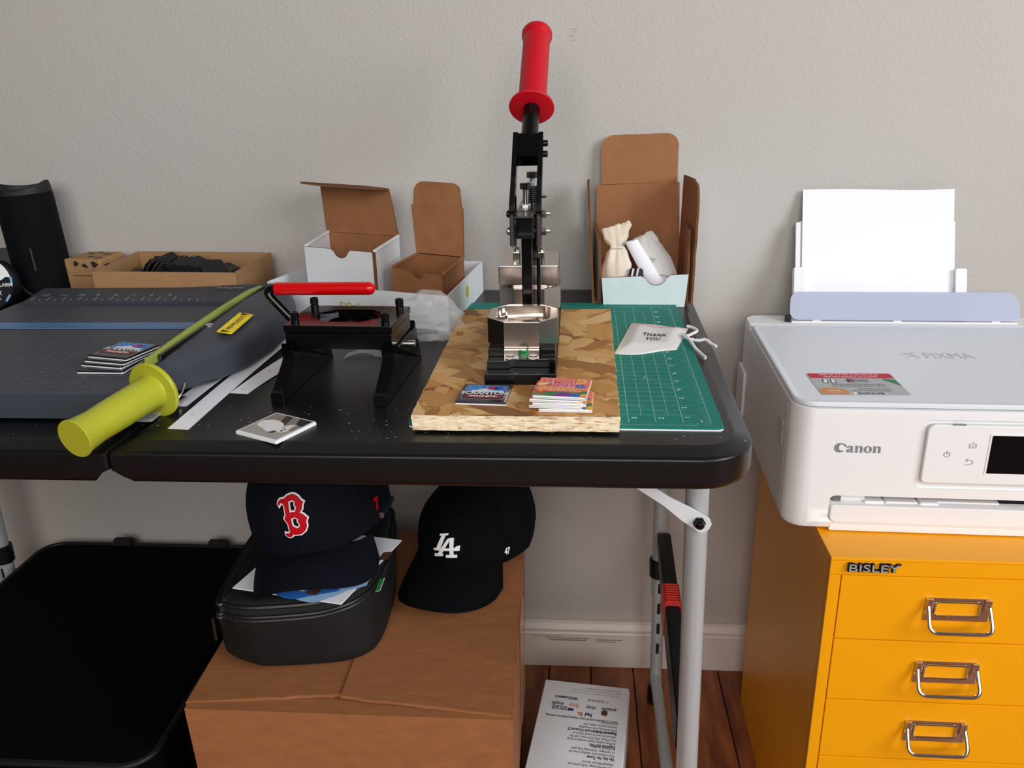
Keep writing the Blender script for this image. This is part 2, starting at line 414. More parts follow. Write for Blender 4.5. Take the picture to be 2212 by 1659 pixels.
for k in range(17*8):
    L = .5 if k % 8 == 0 else (.34 if k % 4 == 0 else (.24 if k % 2 == 0 else .14)); line(bm, -L*I, k*I/8, 0, k*I/8, .00025)
for k in range(84):
    L = .26 if k % 4 == 0 else (.18 if k % 2 == 0 else .1); line(bm, -k*I/8, 0, -k*I/8, L*I, .0003); line(bm, -k*I/8, 17*I, -k*I/8, (17-L)*I, .0003)
line(bm, -1*I, 4*I, -9*I, 12*I); line(bm, -1*I, 1*I, -10*I, 5.5*I, .0003)
part('grid_lines', bm, GRIDL, cm, smooth=False)
ng = None
for k in range(1, 17):
    text('number', str(k), .0068, Matrix.Translation((-.72*I, (k-.28)*I, zt)) @ Matrix.Rotation(PI/2, 4, 'Z'), WHITEL, cm, bold=.0002)
for k in range(2, 4):
    text('number', str(k), .0068, Matrix.Translation((-(k-.32)*I, .62*I, zt)) @ Matrix.Rotation(PI/2, 4, 'Z'), WHITEL, cm, bold=.0002)
text('unit_mark', 'inch', .004, Matrix.Translation((-.28*I, .3*I, zt)) @ Matrix.Rotation(PI/2, 4, 'Z'), WHITEL, cm)
text('angle_mark', '45', .0065, Matrix.Translation((-2.1*I, 5.1*I, zt)) @ Matrix.Rotation(PI*.25, 4, 'Z'), GRIDL, cm)

# strand board: slab plus overlapping wood strands on its face
BT = T+.003+.0155
m = bpy.data.materials.new('strand_wood'); m.use_nodes = True; nt = m.node_tree; b = nt.nodes['Principled BSDF']; b.inputs['Roughness'].default_value = .6
at = nt.nodes.new('ShaderNodeAttribute'); at.attribute_name = 'tone'; uv = nt.nodes.new('ShaderNodeUVMap')
mp = nt.nodes.new('ShaderNodeMapping'); mp.inputs['Scale'].default_value = (14, 260, 1); nt.links.new(uv.outputs[0], mp.inputs['Vector'])
nz = nt.nodes.new('ShaderNodeTexNoise'); nz.inputs['Scale'].default_value = 1.6; nz.inputs['Detail'].default_value = 5; nt.links.new(mp.outputs[0], nz.inputs['Vector'])
rp = nt.nodes.new('ShaderNodeValToRGB'); e = rp.color_ramp.elements
e[0].position, e[0].color = 0, srgb('#6b4122'); e[1].position, e[1].color = 1, srgb('#e2bb80')
e2 = e.new(.35); e2.color = srgb('#ab733a'); e3 = e.new(.68); e3.color = srgb('#cf9a55')
ad = nt.nodes.new('ShaderNodeMath'); ad.operation = 'MULTIPLY_ADD'; ad.inputs[1].default_value = .34; nt.links.new(nz.outputs['Fac'], ad.inputs[0])
sb = nt.nodes.new('ShaderNodeMath'); sb.operation = 'SUBTRACT'; sb.inputs[1].default_value = .17
nt.links.new(at.outputs['Fac'], ad.inputs[2]); nt.links.new(ad.outputs[0], sb.inputs[0]); nt.links.new(sb.outputs[0], rp.inputs[0]); nt.links.new(rp.outputs[0], b.inputs['Base Color'])
STRAND = m
OSBE = mat('strand_board_edge', '#bd8850', .75, col2='#f7e2c0', vscale=110, stretch=(1, 1, 4), bump=.8, bscale=55, bdist=.002, detail=7, rpos=(.3, .46))
osb = thing('strand_board', 'square-cut oriented strand board lying on the green mat under the press', 'board', (0, 0, T+.003))
bq = [(-.0812, .3625), (-.2762, .3615), (-.2772, -.0165), (-.0855, -.0165)]
def noisy(bm, z0, z1):
    pts = []
    for i in range(4):
        a, c = Vector(bq[i]), Vector(bq[(i+1) % 4]); nn = int((c-a).length/.006)
        for k in range(nn): pts.append(a.lerp(c, k/nn))
    cuts = [z0, z0+.004, z0+.008, z0+.012, z1]; rings = []
    for z in cuts: rings.append([(p.x+random.uniform(-.0006, .0006), p.y+random.uniform(-.0006, .0006), z) for p in pts])
    loft(bm, rings)
    return bm
part('slab', noisy(NB(), 0, .0150), OSBE, osb, smooth=False)
bm = NB(); uvl = bm.loops.layers.uv.new('UVMap'); tl = bm.faces.layers.float.new('tone')
def clip(poly):
    for i in range(4):
        a, c = Vector(bq[i]), Vector(bq[(i+1) % 4]); d = c-a; out = []
        for p, q in zip(poly, poly[1:]+poly[:1]):
            sp, sq = d.x*(p[1]-a.y)-d.y*(p[0]-a.x), d.x*(q[1]-a.y)-d.y*(q[0]-a.x)
            if sp >= 0: out.append(p)
            if sp*sq < 0: t = sp/(sp-sq); out.append((p[0]+(q[0]-p[0])*t, p[1]+(q[1]-p[1])*t))
        poly = out
        if len(poly) < 3: return []
    return poly
def strand(cx, cy, L, Wd, ang, z, tone):
    pts = []
    for k in range(6): pts.append((-L/2+L*k/5, -Wd/2+random.uniform(-.15, .15)*Wd))
    pts.append((L/2+random.uniform(0, .25)*Wd, random.uniform(-.2, .2)*Wd))
    for k in range(6): pts.append((L/2-L*k/5, Wd/2+random.uniform(-.15, .15)*Wd))
    c, s = math.cos(ang), math.sin(ang)
    poly = clip([(cx+x*c-y*s, cy+x*s+y*c) for x, y in pts])
    if len(poly) < 3: return
    off = random.random()*10
    tz = .00009; top = [bm.verts.new((x, y, z)) for x, y in poly]; bot = [bm.verts.new((x, y, .0148)) for x, y in poly]
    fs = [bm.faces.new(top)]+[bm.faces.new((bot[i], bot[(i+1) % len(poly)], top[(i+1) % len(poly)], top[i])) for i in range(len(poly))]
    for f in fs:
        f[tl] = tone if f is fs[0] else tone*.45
        for l in f.loops: x, y = l.vert.co.x-cx, l.vert.co.y-cy; l[uvl].uv = (x*c+y*s+off, -x*s+y*c+off)
strand(-.18, .17, .6, .6, PI/2, .01502, .5)
NS = 330
for k in range(NS):
    z = .01504+.00046*k/NS
    L = random.uniform(.028, .085); Wd = random.uniform(.009, .028)
    strand(random.uniform(-.28, -.08), random.uniform(-.02, .37), L, Wd, random.choice((0, PI/2))+random.gauss(0, .75), z, min(1, max(.03, random.gauss(.63, .21))))
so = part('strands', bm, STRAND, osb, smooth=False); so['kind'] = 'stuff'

# ------------------------------------------------------------ square photo magnets
MAGW = mat('magnet_white_edge', '#eef0f4', .35)
def magnet(name, label, loc, rot, faces, art, size=.0505, edge='#1b1a1f', th=.0032, group=None, tilt=(0, 0), z=0):
    t = thing(name, label, 'magnet', loc, (tilt[0], tilt[1], rot), group)
    h = size/2
    part('backing', prism(NB(), rrect(-h, h, -h, h, .0012, 2), 0, th*.4), MAGW, t, smooth=False)
    bm = NB(); a = rrect(-h, h, -h, h, .0012, 2); bb = rrect(-h+.002, h-.002, -h+.002, h-.002, .001, 2)
    loft(bm, [[(x, y, th*.4) for x, y in a], [(x, y, th*.9) for x, y in offset(a, -.0004)], [(x, y, th) for x, y in bb]])
    part('face', bm, colmat(edge, .18), t, angle=20)
    art(t, h, th+.00008); return t
def scranton(t, h, z):
    g = colmat('#b9bdc2'); s = h/.025
    def fill(nm, poly, m, dz=0): bm = NB(); flat(bm, [(x*s, y*s) for x, y in poly], z+dz); return part(nm, bm, m, t, smooth=False)
    fill('frame_print', rrect(-.021, .021, -.018, .0215, .003), g)
    fill('panel_print', rrect(-.0205, .0205, -.0175, .021, .0028), colmat('#23222b'), .00004)
    fill('sky_print', [(-.0205, .004), (.0205, .004), (.0205, .018), (.018, .021), (-.018, .021), (-.0205, .018)], colmat('#2f78c9'), .00007)
    bm = NB()
    for k in range(9):
        a = PI*(k+.5)/9; x, y = math.cos(a), math.sin(a); n = (-y*.0008, x*.0008)
        P = [(0, .005), (min(.019, max(-.019, x*.03+n[0])), min(.020, .005+abs(y)*.018+n[1])), (min(.019, max(-.019, x*.03-n[0])), min(.020, .005+abs(y)*.018-n[1]))]
        flat(bm, [(a_*s, b_*s) for a_, b_ in P], z+.00010)
    part('ray_print', bm, colmat('#7fb6ee'), t, smooth=False)
    fill('red_print', [(-.001, .0125), (.004, .0175), (.010, .0172), (.0105, .013), (.004, .0105)], colmat('#d2262c'), .00014)
    fill('ball_print', [(.0125+.0048*math.cos(i*PI/8), .0125+.0055*math.sin(i*PI/8)) for i in range(16)], colmat('#2c63c4'), .00014)
    fill('skyline_print', [(-.014, .002), (-.014, .0065), (-.010, .0068), (-.006, .009), (-.002, .0125), (.002, .0098), (.006, .0075), (.0115, .0062), (.0165, .0078), (.0185, .004), (.0185, .002)], colmat('#dfe6f2'), .00016)
    fill('spark_print', [(-.008, .0095), (-.004, .0128), (-.005, .010), (.004, .007), (-.001, .0085)], colmat('#d8a233'), .00019)
    fill('ribbon_print', [(-.0185, -.0145), (-.0175, -.0055), (.0175, -.0055), (.0185, -.0145)], colmat('#8c1d22'), .0001)
    text('lettering', 'SCRANTON', .0105*s, Matrix.Translation((0, -.0045*s, z+.00024)), colmat('#f4f4f6'), t, bold=.0003, align='CENTER', sx=.82)
    text('lettering', '\u2022MAGNETS\u2022', .0062*s, Matrix.Translation((0, -.0118*s, z+.00024)), colmat('#f4f4f6'), t, bold=.0002, align='CENTER', sx=.9)
def sunshine(t, h, z):
    s = h/.025
    def fill(nm, poly, m, dz=0): bm = NB(); flat(bm, [(x*s, y*s) for x, y in poly], z+dz); return part(nm, bm, m, t, smooth=False)
    fill('ground_print', [(-.0245, -.0245), (.0245, -.0245), (.0245, .0245), (-.0245, .0245)], colmat('#f07a63'), 0)
    cols = ['#f2b24d', '#e8543e', '#f3c95d', '#ea6f8c', '#f08a3c', '#f6d9a0', '#e4503c']
    for k in range(7):
        a0, a1 = PI*.8+k*.16, PI*.8+(k+1)*.16-.05
        P = [(.015, .017)]+[(max(-.0243, min(.0243, .015+.05*math.cos(a))), max(-.0243, min(.0243, .017+.05*math.sin(a)))) for a in (a0, a1)]
        fill('ray_print', P, colmat(cols[k]), .00004)
    fill('meadow_print', [(-.0245, -.0245), (.0245, -.0245), (.0245, -.009), (.012, -.014), (.002, -.012), (-.010, -.0135), (-.0245, -.009)], colmat('#3f7f4e'), .00008)
    fill('purple_print', [(-.006, -.0245), (.010, -.0245), (.012, -.018), (.004, -.0148), (-.004, -.019)], colmat('#7b2aa0'), .0001)
    fill('blue_print', [(.008, -.0245), (.020, -.0245), (.019, -.019), (.013, -.0165), (.010, -.021)], colmat('#2f66cf'), .00012)
    fill('rainbow_print', [(.018, -.0243), (.0243, -.0243), (.0243, -.016), (.020, -.0175)], colmat('#f3b52f'), .00013)
    th_ = z-.00008
    for k, c in enumerate(('#d8402f', '#3f7f4e', '#2f8f8a', '#7b2aa0', '#2f66cf', '#3f7f4e', '#f08a2c')):
        a0, a1 = -h+2*h*k/7, -h+2*h*(k+1)/7; bm = NB(); vs_ = [bm.verts.new(p) for p in ((a0, -h-.0002, th_*.42), (a1, -h-.0002, th_*.42), (a1, -h+.0022, th_+.0001), (a0, -h+.0022, th_+.0001))]; bm.faces.new(vs_); part('edge_print', bm, colmat(c), t, smooth=False)
    for k, c in enumerate(('#2f66cf', '#3f7f4e', '#f08a2c', '#f3c95d', '#e8543e', '#f2b24d')):
        a0, a1 = -h+2*h*k/6, -h+2*h*(k+1)/6; bm = NB(); vs_ = [bm.verts.new(p) for p in ((h+.0002, a0, th_*.42), (h+.0002, a1, th_*.42), (h-.0022, a1, th_+.0001), (h-.0022, a0, th_+.0001))]; bm.faces.new(vs_); part('edge_print', bm, colmat(c), t, smooth=False)
    def flower(x, y, r, m, c):
        fill('flower_print', [(x+r*(1+.28*math.cos(5*a))*math.cos(a), y+r*(1+.28*math.cos(5*a))*math.sin(a)) for a in [i*PI/20 for i in range(40)]], colmat(m), .00016)
        fill('flower_eye_print', [(x+r*.3*math.cos(i*PI/5), y+r*.3*math.sin(i*PI/5)) for i in range(10)], colmat(c), .00018)
    flower(.0165, .003, .0048, '#2f6fc4', '#e86a8a'); flower(-.0185, -.013, .0055, '#e23a28', '#f3c14d')
    fill('sun_print', [(.0145+.0065*math.cos(i*PI/10), .0165+.006*math.sin(i*PI/10)) for i in range(20)], colmat('#f5ecd8'), .00017)
    fill('sun_print', [(.0145+.0057*math.cos(i*PI/10), .0165+.0052*math.sin(i*PI/10)) for i in range(20)], colmat('#f2a63c'), .0002)
    bm = NB()
    for q in (-1, 1): flat(bm, [((.0145+q*.0018+.0006*math.cos(i*PI/4))*s, (.0175+.0009*math.sin(i*PI/4))*s) for i in range(8)], z+.00024)
    line(bm, (.0127)*s, .0145*s, .0145*s, .0136*s, .0005, z+.00024); line(bm, .0145*s, .0136*s, .0163*s, .0145*s, .0005, z+.00024)
    part('smile_print', bm, colmat('#7a3c14'), t, smooth=False)
    for (w_, x, y, sz, c, sx) in (('Good', -.0215, .0112, .0155, '#e4402f', .92), ('in', -.014, .0065, .0045, '#c93d8c', 1), ('Day', -.0105, .0025, .0135, '#d6448a', 1.0), ('Sunshine', -.0225, -.0098, .0165, '#f08a2c', .80)):
        text('lettering', w_, sz*s, Matrix.Translation((x*s, y*s, z+.00026)), colmat('#f8efdc'), t, bold=.00085, sx=sx)
        text('lettering', w_, sz*s, Matrix.Translation((x*s, y*s, z+.00030)), colmat(c), t, bold=.0004, sx=sx)
magnet('square_magnet', 'black Scranton Magnets souvenir magnet lying alone on the chipboard', (-.2140, .0335, BT), -.075, 0, scranton, .0490)
gz = BT
GD = [(-.1345, .0180, .0), (-.1420, .0200, -.08), (-.1405, .0180, -.05), (-.1405, .0165, -.12), (-.1375, .0170, -.13)]
GD = [(-.1345, .0165, -.03, 'bottom'), (-.1420, .0170, -.10, 'second from the bottom'), (-.1395, .0155, -.065, 'middle'), (-.1412, .0160, -.115, 'second from the top'), (-.1380, .0170, -.125, 'topmost')]
for k, (x, y, a, nm) in enumerate(GD):
    magnet('square_magnet', 'colourful Good Day Sunshine magnet, %s of the stack of five' % nm, (x, y, BT+.0031*k+.0003), a, 0, sunshine, .0500, edge='#f2efe9', th=.0029, group='sunshine magnets in a stack')
SCZ = T+.0315
for k, (x, y, a, nm) in enumerate(((-.614, .0815, -.02, 'bottom'), (-.613, .0905, -.20, 'second from the bottom'), (-.610, .0935, -.22, 'second from the top'), (-.6078, .0975, -.245, 'topmost'))):
    magnet('square_magnet', 'black Scranton Magnets magnet, %s of the four on the trimmer' % nm, (x, y, SCZ+.0034*k+.0002), a, 0, scranton, .0505, group='magnets stacked on the trimmer')
def dogphoto(t, h, z):
    s = h/.0265
    def fill(nm, poly, m, dz=0): bm = NB(); flat(bm, [(x*s, y*s) for x, y in poly], z+dz); return part(nm, bm, m, t, smooth=False)
    fill('photo_print', rrect(-.0238, .0238, -.0238, .0238, .0005, 1), colmat('#8a8078'), 0)
    fill('carpet_print', [(-.0238, -.0238), (.0238, -.0238), (.0238, -.004), (-.0238, .006)], colmat('#a9a29b'), .00004)
    fill('chair_print', [(.008, .0238), (.0238, .0238), (.0238, .008), (.014, .012)], colmat('#2a2522'), .00006)
    fill('strap_print', [(-.010, .0238), (-.001, .0238), (.009, -.002), (.010, -.014), (.004, -.016), (.002, -.004)], colmat('#3a332f'), .00007)
    body = [tuple(p[:2]) for p in crspline([(-.021, .004, 0), (-.012, .0105, 0), (.000, .0085, 0), (.007, .004, 0), (.011, .0075, 0), (.016, .0095, 0), (.0165, .003, 0), (.0185, -.006, 0), (.014, -.0105, 0), (.007, -.009, 0), (.003, -.014, 0), (-.008, -.010, 0), (-.019, -.006, 0)], 5, True)]
    fill('dog_print', body, colmat('#e9e6e4'), .0001)
    for (x, y, r, c) in ((.0105, -.001, .0012, '#2a2220'), (.0145, -.003, .0012, '#2a2220'), (.0135, -.0065, .0016, '#1a1614'), (.0085, .0035, .002, '#d98f92')):
        fill('dog_face_print', [(x+r*math.cos(i*PI/6), y+r*math.sin(i*PI/6)) for i in range(12)], colmat(c), .00016)
magnet('photo_magnet', 'white-edged square magnet with a photo of a white dog, on the table', (-.4089, -.0100, T), -.46, 0, dogphoto, .0532, edge='#f0f0f2')

# ------------------------------------------------------------ paper offcuts
def strip(label, quad, z, marks):
    bm = NB(); q = [Vector(p) for p in quad]; n = 10
    L0 = [q[0].lerp(q[3], k/n) for k in range(n+1)]; R0 = [q[1].lerp(q[2], k/n) for k in range(n+1)]
    zz = [z+.0012*math.sin(k/n*PI) for k in range(n+1)]
    loft(bm, [[(a.x, a.y, h), (b.x, b.y, h), (b.x, b.y, h+.00025), (a.x, a.y, h+.00025)] for a, b, h in zip(L0, R0, zz)])
    o = part('paper_strip', bm, PAPER, None); tag(o, label, 'paper strip', 'trimmed paper strips')
    bm = NB()
    for k in marks:
        a = L0[k].lerp(R0[k], .3); b = L0[k].lerp(R0[k], .55); line(bm, a.x, a.y, b.x, b.y, .0009, zz[k]+.0004)
    if marks: part('registration_mark', bm, colmat('#9a9ab0'), o, smooth=False)
strip('long white paper strip reaching nearest the table front', [(-.5154, -.0115), (-.494, -.0133), (-.488, .33), (-.510, .345)], T, (1, 4))
strip('white paper strip lying right against the trimmer arm', [(-.5413, .0463), (-.5225, .0454), (-.5105, .27), (-.531, .28)], T+.0004, (1,))
strip('short white paper strip ending under the black punch frame', [(-.4928, .0864), (-.4726, .0839), (-.4535, .180), (-.4755, .215)], T, (1, 6))
# ------------------------------------------------------------ guillotine trimmer
tr = thing('paper_trimmer', 'grey guillotine paper trimmer with a lime green handle', 'paper trimmer', (0, 0, T))
bm = NB()
ringp = rrect(-.896, -.548, .0045, .398, .006)
loft(bm, [[(x, y, z) for x, y in offset(ringp, d)] for d, z in ((-.004, .002), (0, .003), (0, .029), (-.0015, .0312))])
part('base_board', bm, SLATE, tr)
bm = NB(); gsec = []
for k in range(25):
    x = -.880+.345*k/24; u_ = max(0, (x+.70)/.165); rise = .0055*(3*u_**2-2*u_**3)
    gsec.append([(x, y, z) for y, z in ((.338, .0310), (.338, .0345), (.341, .0360), (.392, .0425+rise), (.3965, .0415+rise), (.3985, .038), (.3985, .0310))])
loft(bm, gsec); gd = part('paper_guide', bm, SLATED, tr)
def gz(y): return .0360+(y-.341)*.1275+.0003
GM = Matrix.Translation((0, .341, .0363)) @ Matrix.Rotation(math.atan(.1275), 4, 'X')
bm = NB()
for k in range(30):
    x = -.872+k*.0112; L = .012 if k % 2 == 0 else .005; line(bm, x, .003, x, .003+L, .0012, 0)
bmesh.ops.transform(bm, matrix=GM, verts=bm.verts); part('ruler_marks', bm, colmat('#a9b0ba'), gd, smooth=False)
for k in range(12): text('ruler_number', str(12-k), .010, GM @ Matrix.Translation((-.866+k*.0258, .020, 0)), colmat('#a9b0ba'), gd)
text('script_mark', 'Swingline', .011, GM @ Matrix.Translation((-.625, .036, .0042)), colmat('#8d949f'), gd, shear=.3, align='LEFT')
bm = NB()
for k in range(29): y = .018+k*.011; [line(bm, -.89+.012*j, y, -.89+.012*j+.008, y, .0004, .0314) for j in range(28)]
for k in range(14): x = -.889+k*.0262; [line(bm, x, .02+.02*j, x, .03+.02*j, .0004, .0314) for j in range(15)]
part('grid_lines', bm, SLATEL, tr, smooth=False)
bm = NB(); box(bm, -.894, -.558, .2215, .2490, .0313, .0325, .0004, 1); bs = part('alignment_ruler', bm, BLUEC, tr)
bm = NB()
for k in range(56): x = -.890+k*.006; line(bm, x, .2225, x, .2225+(.007 if k % 4 == 0 else .0035), .0005, .0327)
part('ruler_marks', bm, colmat('#28415f'), bs, smooth=False)
# cutting arm with guard
sec = []
for (y, xi, xo, zt_, zb) in ((.040, -.553, -.541, .040, .014), (.070, -.553, -.530, .046, .010), (.11, -.554, -.512, .048, .006), (.16, -.5545, -.4985, .049, .004), (.22, -.5545, -.4915, .050, .003), (.29, -.5545, -.4925, .051, .003), (.335, -.5545, -.4985, .050, .003), (.362, -.555, -.508, .048, .003), (.380, -.558, -.520, .045, .004), (.388, -.562, -.532, .042, .008)):
    w_ = xo-xi
    sec.append([(xi, y, zb), (xi, y, zt_-.006), (xi+.004, y, zt_-.001), (xi+w_*.35, y, zt_+.001), (xi+w_*.72, y, zt_-.002), (xo-.003, y, zt_-.009), (xo, y, zt_-.018), (xo+.001, y, zb+.004), (xo-.003, y, zb)])
bm = NB(); loft(bm, sec); ar = part('cutting_arm', bm, SLATE, tr, angle=40)
bm = NB(); loft(bm, [[(x-.0045, y, z+.004), (x+.0045, y, z+.004), (x+.004, y, z+.0105), (x, y, z+.012), (x-.004, y, z+.0105)] for x, y, z in ((-.5565, .050, .040), (-.5575, .15, .042), (-.5575, .25, .043), (-.5575, .33, .042), (-.557, .372, .038))]); part('blade_spine', bm, LIMED, ar)
bm = NB(); box(bm, -.5515, -.5485, .06, .37, .044, .051, .0008, 1); part('blade', bm, STEELD, ar)
bm = NB(); lathe(bm, [(.005, 0), (.005, .002), (.003, .003)], Matrix.Translation((-.546, .175, .0485)), 14); part('screw', bm, ZINC, ar)
M = M3((-.513, .180, .0525), (-.02, .077, 0), (-.077, -.02, -.02)); M = Matrix.Translation((-.5155, .178, .0512)) @ Matrix.Rotation(.17, 4, 'Y') @ Matrix.Rotation(PI/2+.05, 4, 'Z')
bm = NB(); prism(bm, rrect(-.039, .039, -.0085, .0085, .0008, 2), 0, .0006, M=M); st = part('warning_sticker', bm, YELLOWS, ar, smooth=False)
M2 = M @ Matrix.Rotation(PI, 4, 'Z')
text('lettering', 'CAUTION: Sharp Blade', .0078, M2 @ Matrix.Translation((0, -.0026, .0008)), INK, st, align='CENTER', sx=.72, bold=.0001)
bm = NB()
for q in (-1, 1): flat(bm, [(q*.034-.0042, -.0045), (q*.034+.0042, -.0045), (q*.034, .0048)], .0008, M2)
part('hazard_triangles', bm, INK, st, smooth=False)
# handle
H0 = Vector((-.5405, .022, .0272)); H1 = Vector((-.5705, -.072, .0150)); d = (H1-H0).normalized(); L = (H1-H0).length
bm = NB(); lathe(bm, [(.010, -.003), (.0280, -.0025), (.0290, -.001), (.0290, .001), (.0280, .0025), (.0178, .003), (.0170, .005), (.0165, .012), (.0166, .03), (.0166, .05), (.0160, .068), (.0158, .076), (.0172, L-.006), (.0188, L-.0015), (.0184, L)], axisM(H0, H1), 40)
hd = part('handle', bm, LIME, tr, angle=40)
bm = NB(); tube(bm, [(-.541, .052, .008), (-.533, .050, .006), (-.530, .056, .012), (-.531, .066, .018)], .0014, 8); box(bm, -.548, -.528, .043, .062, .002, .006, .001, 1); part('safety_catch', bm, ZINC, tr)
bm = NB(); prism(bm, rrect(-.556, -.537, .0015, .03, .003), .001, .004, .001); part('clear_edge', bm, CLEAR, tr)

# ------------------------------------------------------------ black graphic punch on legs
pc = thing('graphic_punch', 'black metal graphic punch on sloping legs with a red grip handle', 'punch', (-.372, .14, T), (0, 0, -.05))
zp = .0705
bm = NB(); prism(bm, rrect(-.0585, .0585, -.042, .042, .0015, 2), zp-.0075, zp, .0008); tp = part('top_plate', bm, BLACKG, pc)
cut = part('cut', prism(NB(), [(-.036, -.010), (-.020, -.025), (.020, -.025), (.036, -.010), (.036, .010), (.020, .025), (-.020, .025), (-.036, .010)], zp-.006, zp+.01), BLACKG, pc, smooth=False)
cut2 = part('cut', cyl(NB(), (0, 0, zp-.02), (0, 0, zp+.01), .0225, 32), BLACKG, pc)
cut3 = part('cut', cyl(NB(), (0, 0, zp-.05), (0, 0, zp+.01), .0225, 32), BLACKG, pc)
apply_bool(tp, [cut, cut2])
bm = NB(); box(bm, -.0575, .0575, -.041, .041, zp-.0255, zp-.0085, .001); lp = part('lower_block', bm, BLACKG, pc); apply_bool(lp, [cut3])
for sx in (-1, 1):
    x0, x1 = sorted((sx*.0475, sx*.0605))
    prf = [(-.0865, 0), (-.0865, .0115), (-.082, .0135), (-.050, .033), (-.046, .038), (-.046, .052), (-.046, zp-.026), (.046, zp-.026), (.050, .052), (.072, 0)]
    bm = NB(); bmM = Matrix(((0, 0, 1, 0), (1, 0, 0, 0), (0, 1, 0, 0), (0, 0, 0, 1)))
    prism(bm, prf, x0, x1, .001, bmM); lg = part('leg', bm, BLACKG, pc, angle=20)
    bm = NB(); box(bm, x0-.0003, x1+.0003, -.0873, -.0855, .0005, .0105, .0004, 1); part('foot_face', bm, BLACKM, lg)
bm = NB()
for (x, y) in ((-.049, -.030), (-.049, .031), (.049, -.030), (.049, .031)):
    b1 = NB(); capscrew(b1, (x, y, zp), (x, y, zp+.0045), .0044); capscrew(b1, (x, y, zp+.005), (x, y, zp+.0115), .0046); part('cap_screw', b1, BLACKM, pc)
bm.free()
bm = NB(); capscrew(bm, (.0605, .0, .040), (.072, .0, .040), .004); part('side_screw', bm, ZINC, pc)
path = arcpath([(-.050, .036, .046), (-.075, .045, .046), (-.110, .05, .0865), (-.104, .05, .0865), (.014, .05, .087)], .012, 6)
path = arcpath([(-.056, .040, .040), (-.078, .047, .046), (-.1165, .050, .0872), (-.070, .050, .0878), (.0, .050, .0878)], .016, 7)
bm = NB(); tube(bm, path, .0052, 14); hr = part('handle_rod', bm, BLACKG, pc)
bm = NB(); gl = .1185
lathe(bm, [(.006, 0), (.0072, .0008), (.0074, .004), (.0074, gl-.0074)]+[(.0074*math.cos(a), gl-.0074+.0074*math.sin(a)) for a in [PI/2*i/6 for i in range(1, 6)]]+[(.0004, gl)], axisM((-.1015, .050, .0873), (.02, .050, .0888)), 24)
part('red_grip', bm, REDG, hr)

# ------------------------------------------------------------ button and magnet press
ps = thing('lever_press', 'steel and black lever press with a tall red handle standing on the chipboard', 'press', (-.1815, 0, BT))
def lp_(bm, *a, **k): return box(bm, *a, **k)
part('base_plate', box(NB(), -.036, .036, .065, .345, 0, .0115, .001), BLACKM, ps)
bm = NB(); prism(bm, [(-.0345, .080), (-.012, .080), (-.012, .083), (-.008, .086), (.026, .086), (.0345, .083), (.0345, .335), (-.0345, .335)], .0115, .0205, .0008); part('guide_plate', bm, BLACKG, ps)
for s in (-1, 1): part('rail', box(NB(), *(sorted((s*.019, s*.0345))), .094, .335, .0205, .0290, .0008), BLACKG, ps)
sl = part('slide', box(NB(), -.0185, .0185, .092, .33, .0195, .0285, .0006), STEEL, ps)
bm = NB()
for s in (-1, 1): lathe(bm, [(.0042, 0), (.0042, .0006)], Matrix.Translation((s*.012, .0865, .0206)), 16)
part('slide_pin', bm, STEELD, ps)
bm = NB(); pts = [(.0045*math.cos(a)+.002, .0895+.0045*math.sin(a), .0215+a*.00042) for a in [i*.5 for i in range(40)]]
tube(bm, pts, .0009, 6); part('green_spring', bm, colmat('#1f8a4c', .35), ps)
oct_ = lambda c, h, r: [(x, y+c) for x, y in rrect(-h, h, -h, h, r, 1)]
def die(yc, zb, nm):
    pl = []
    base = rrect(-.0365, .0365, -.0365, .0365, .0185, 1); pl = [(x, y+yc) for x, y in base]
    bm = NB(); prism(bm, pl, zb, zb+.028, .0009); o = part(nm, bm, STEEL, ps, angle=18)
    c1 = part('cut', prism(NB(), [(x, y+yc) for x, y in rrect(-.0285, .0285, -.0285, .0285, .010, 4)], zb+.018, zb+.05), STEEL, ps)
    c2 = part('cut', prism(NB(), [(x, y+yc) for x, y in rrect(-.0225, .0225, -.0225, .0225, .004, 4)], zb+.012, zb+.05), STEEL, ps)
    apply_bool(o, [c1, c2])
    part('die_plate', prism(NB(), [(x, y+yc) for x, y in rrect(-.014, .014, -.014, .014, .004, 4)], zb+.0115, zb+.0155, .0008), STEEL, o)
die(.1335, .0285, 'front_die'); die(.279, .0285, 'rear_die')
bm = NB(); box(bm, -.036, .0345, .245, .336, .060, .0835, .0012); hb = part('press_head', bm, STEEL, ps)
bm = NB(); prism(bm, [(x, y+.285) for x, y in rrect(-.030, .031, -.033, .033, .012, 4)], .0545, .060, .0005); part('upper_die', bm, STEEL, ps)
for s in (-1, 1): 
    part('bracket_block', box(NB(), s*.0145-.004, s*.0145+.004, .246, .262, .0835, .099, .0008), CHROME, ps)
    part('bracket_bolt', lathe(NB(), [(.0036, 0), (.0036, .003), (.002, .0045)], Matrix.Translation((s*.0145, .256, .099)), 12), ZINC, ps)
part('post', box(NB(), -.0052, .0064, .196, .208, .0205, .135, .0015), BLACKG, ps)
part('guide_rod', cyl(NB(), (.0135, .2, .02), (.0135, .2, .102), .0022, 12), BLACKM, ps)
bm = NB(); box(bm, -.0105, .0105, .162, .33, .1295, .1530, .001); tbb = part('square_tube', bm, BLACKM, ps)
c1 = part('cut', box(NB(), -.0085, .0085, .15, .178, .1315, .1510), BLACKM, ps); apply_bool(tbb, [c1])
part('ram', box(NB(), -.008, .009, .285, .315, .0835, .135, .001), BLACKG, ps)
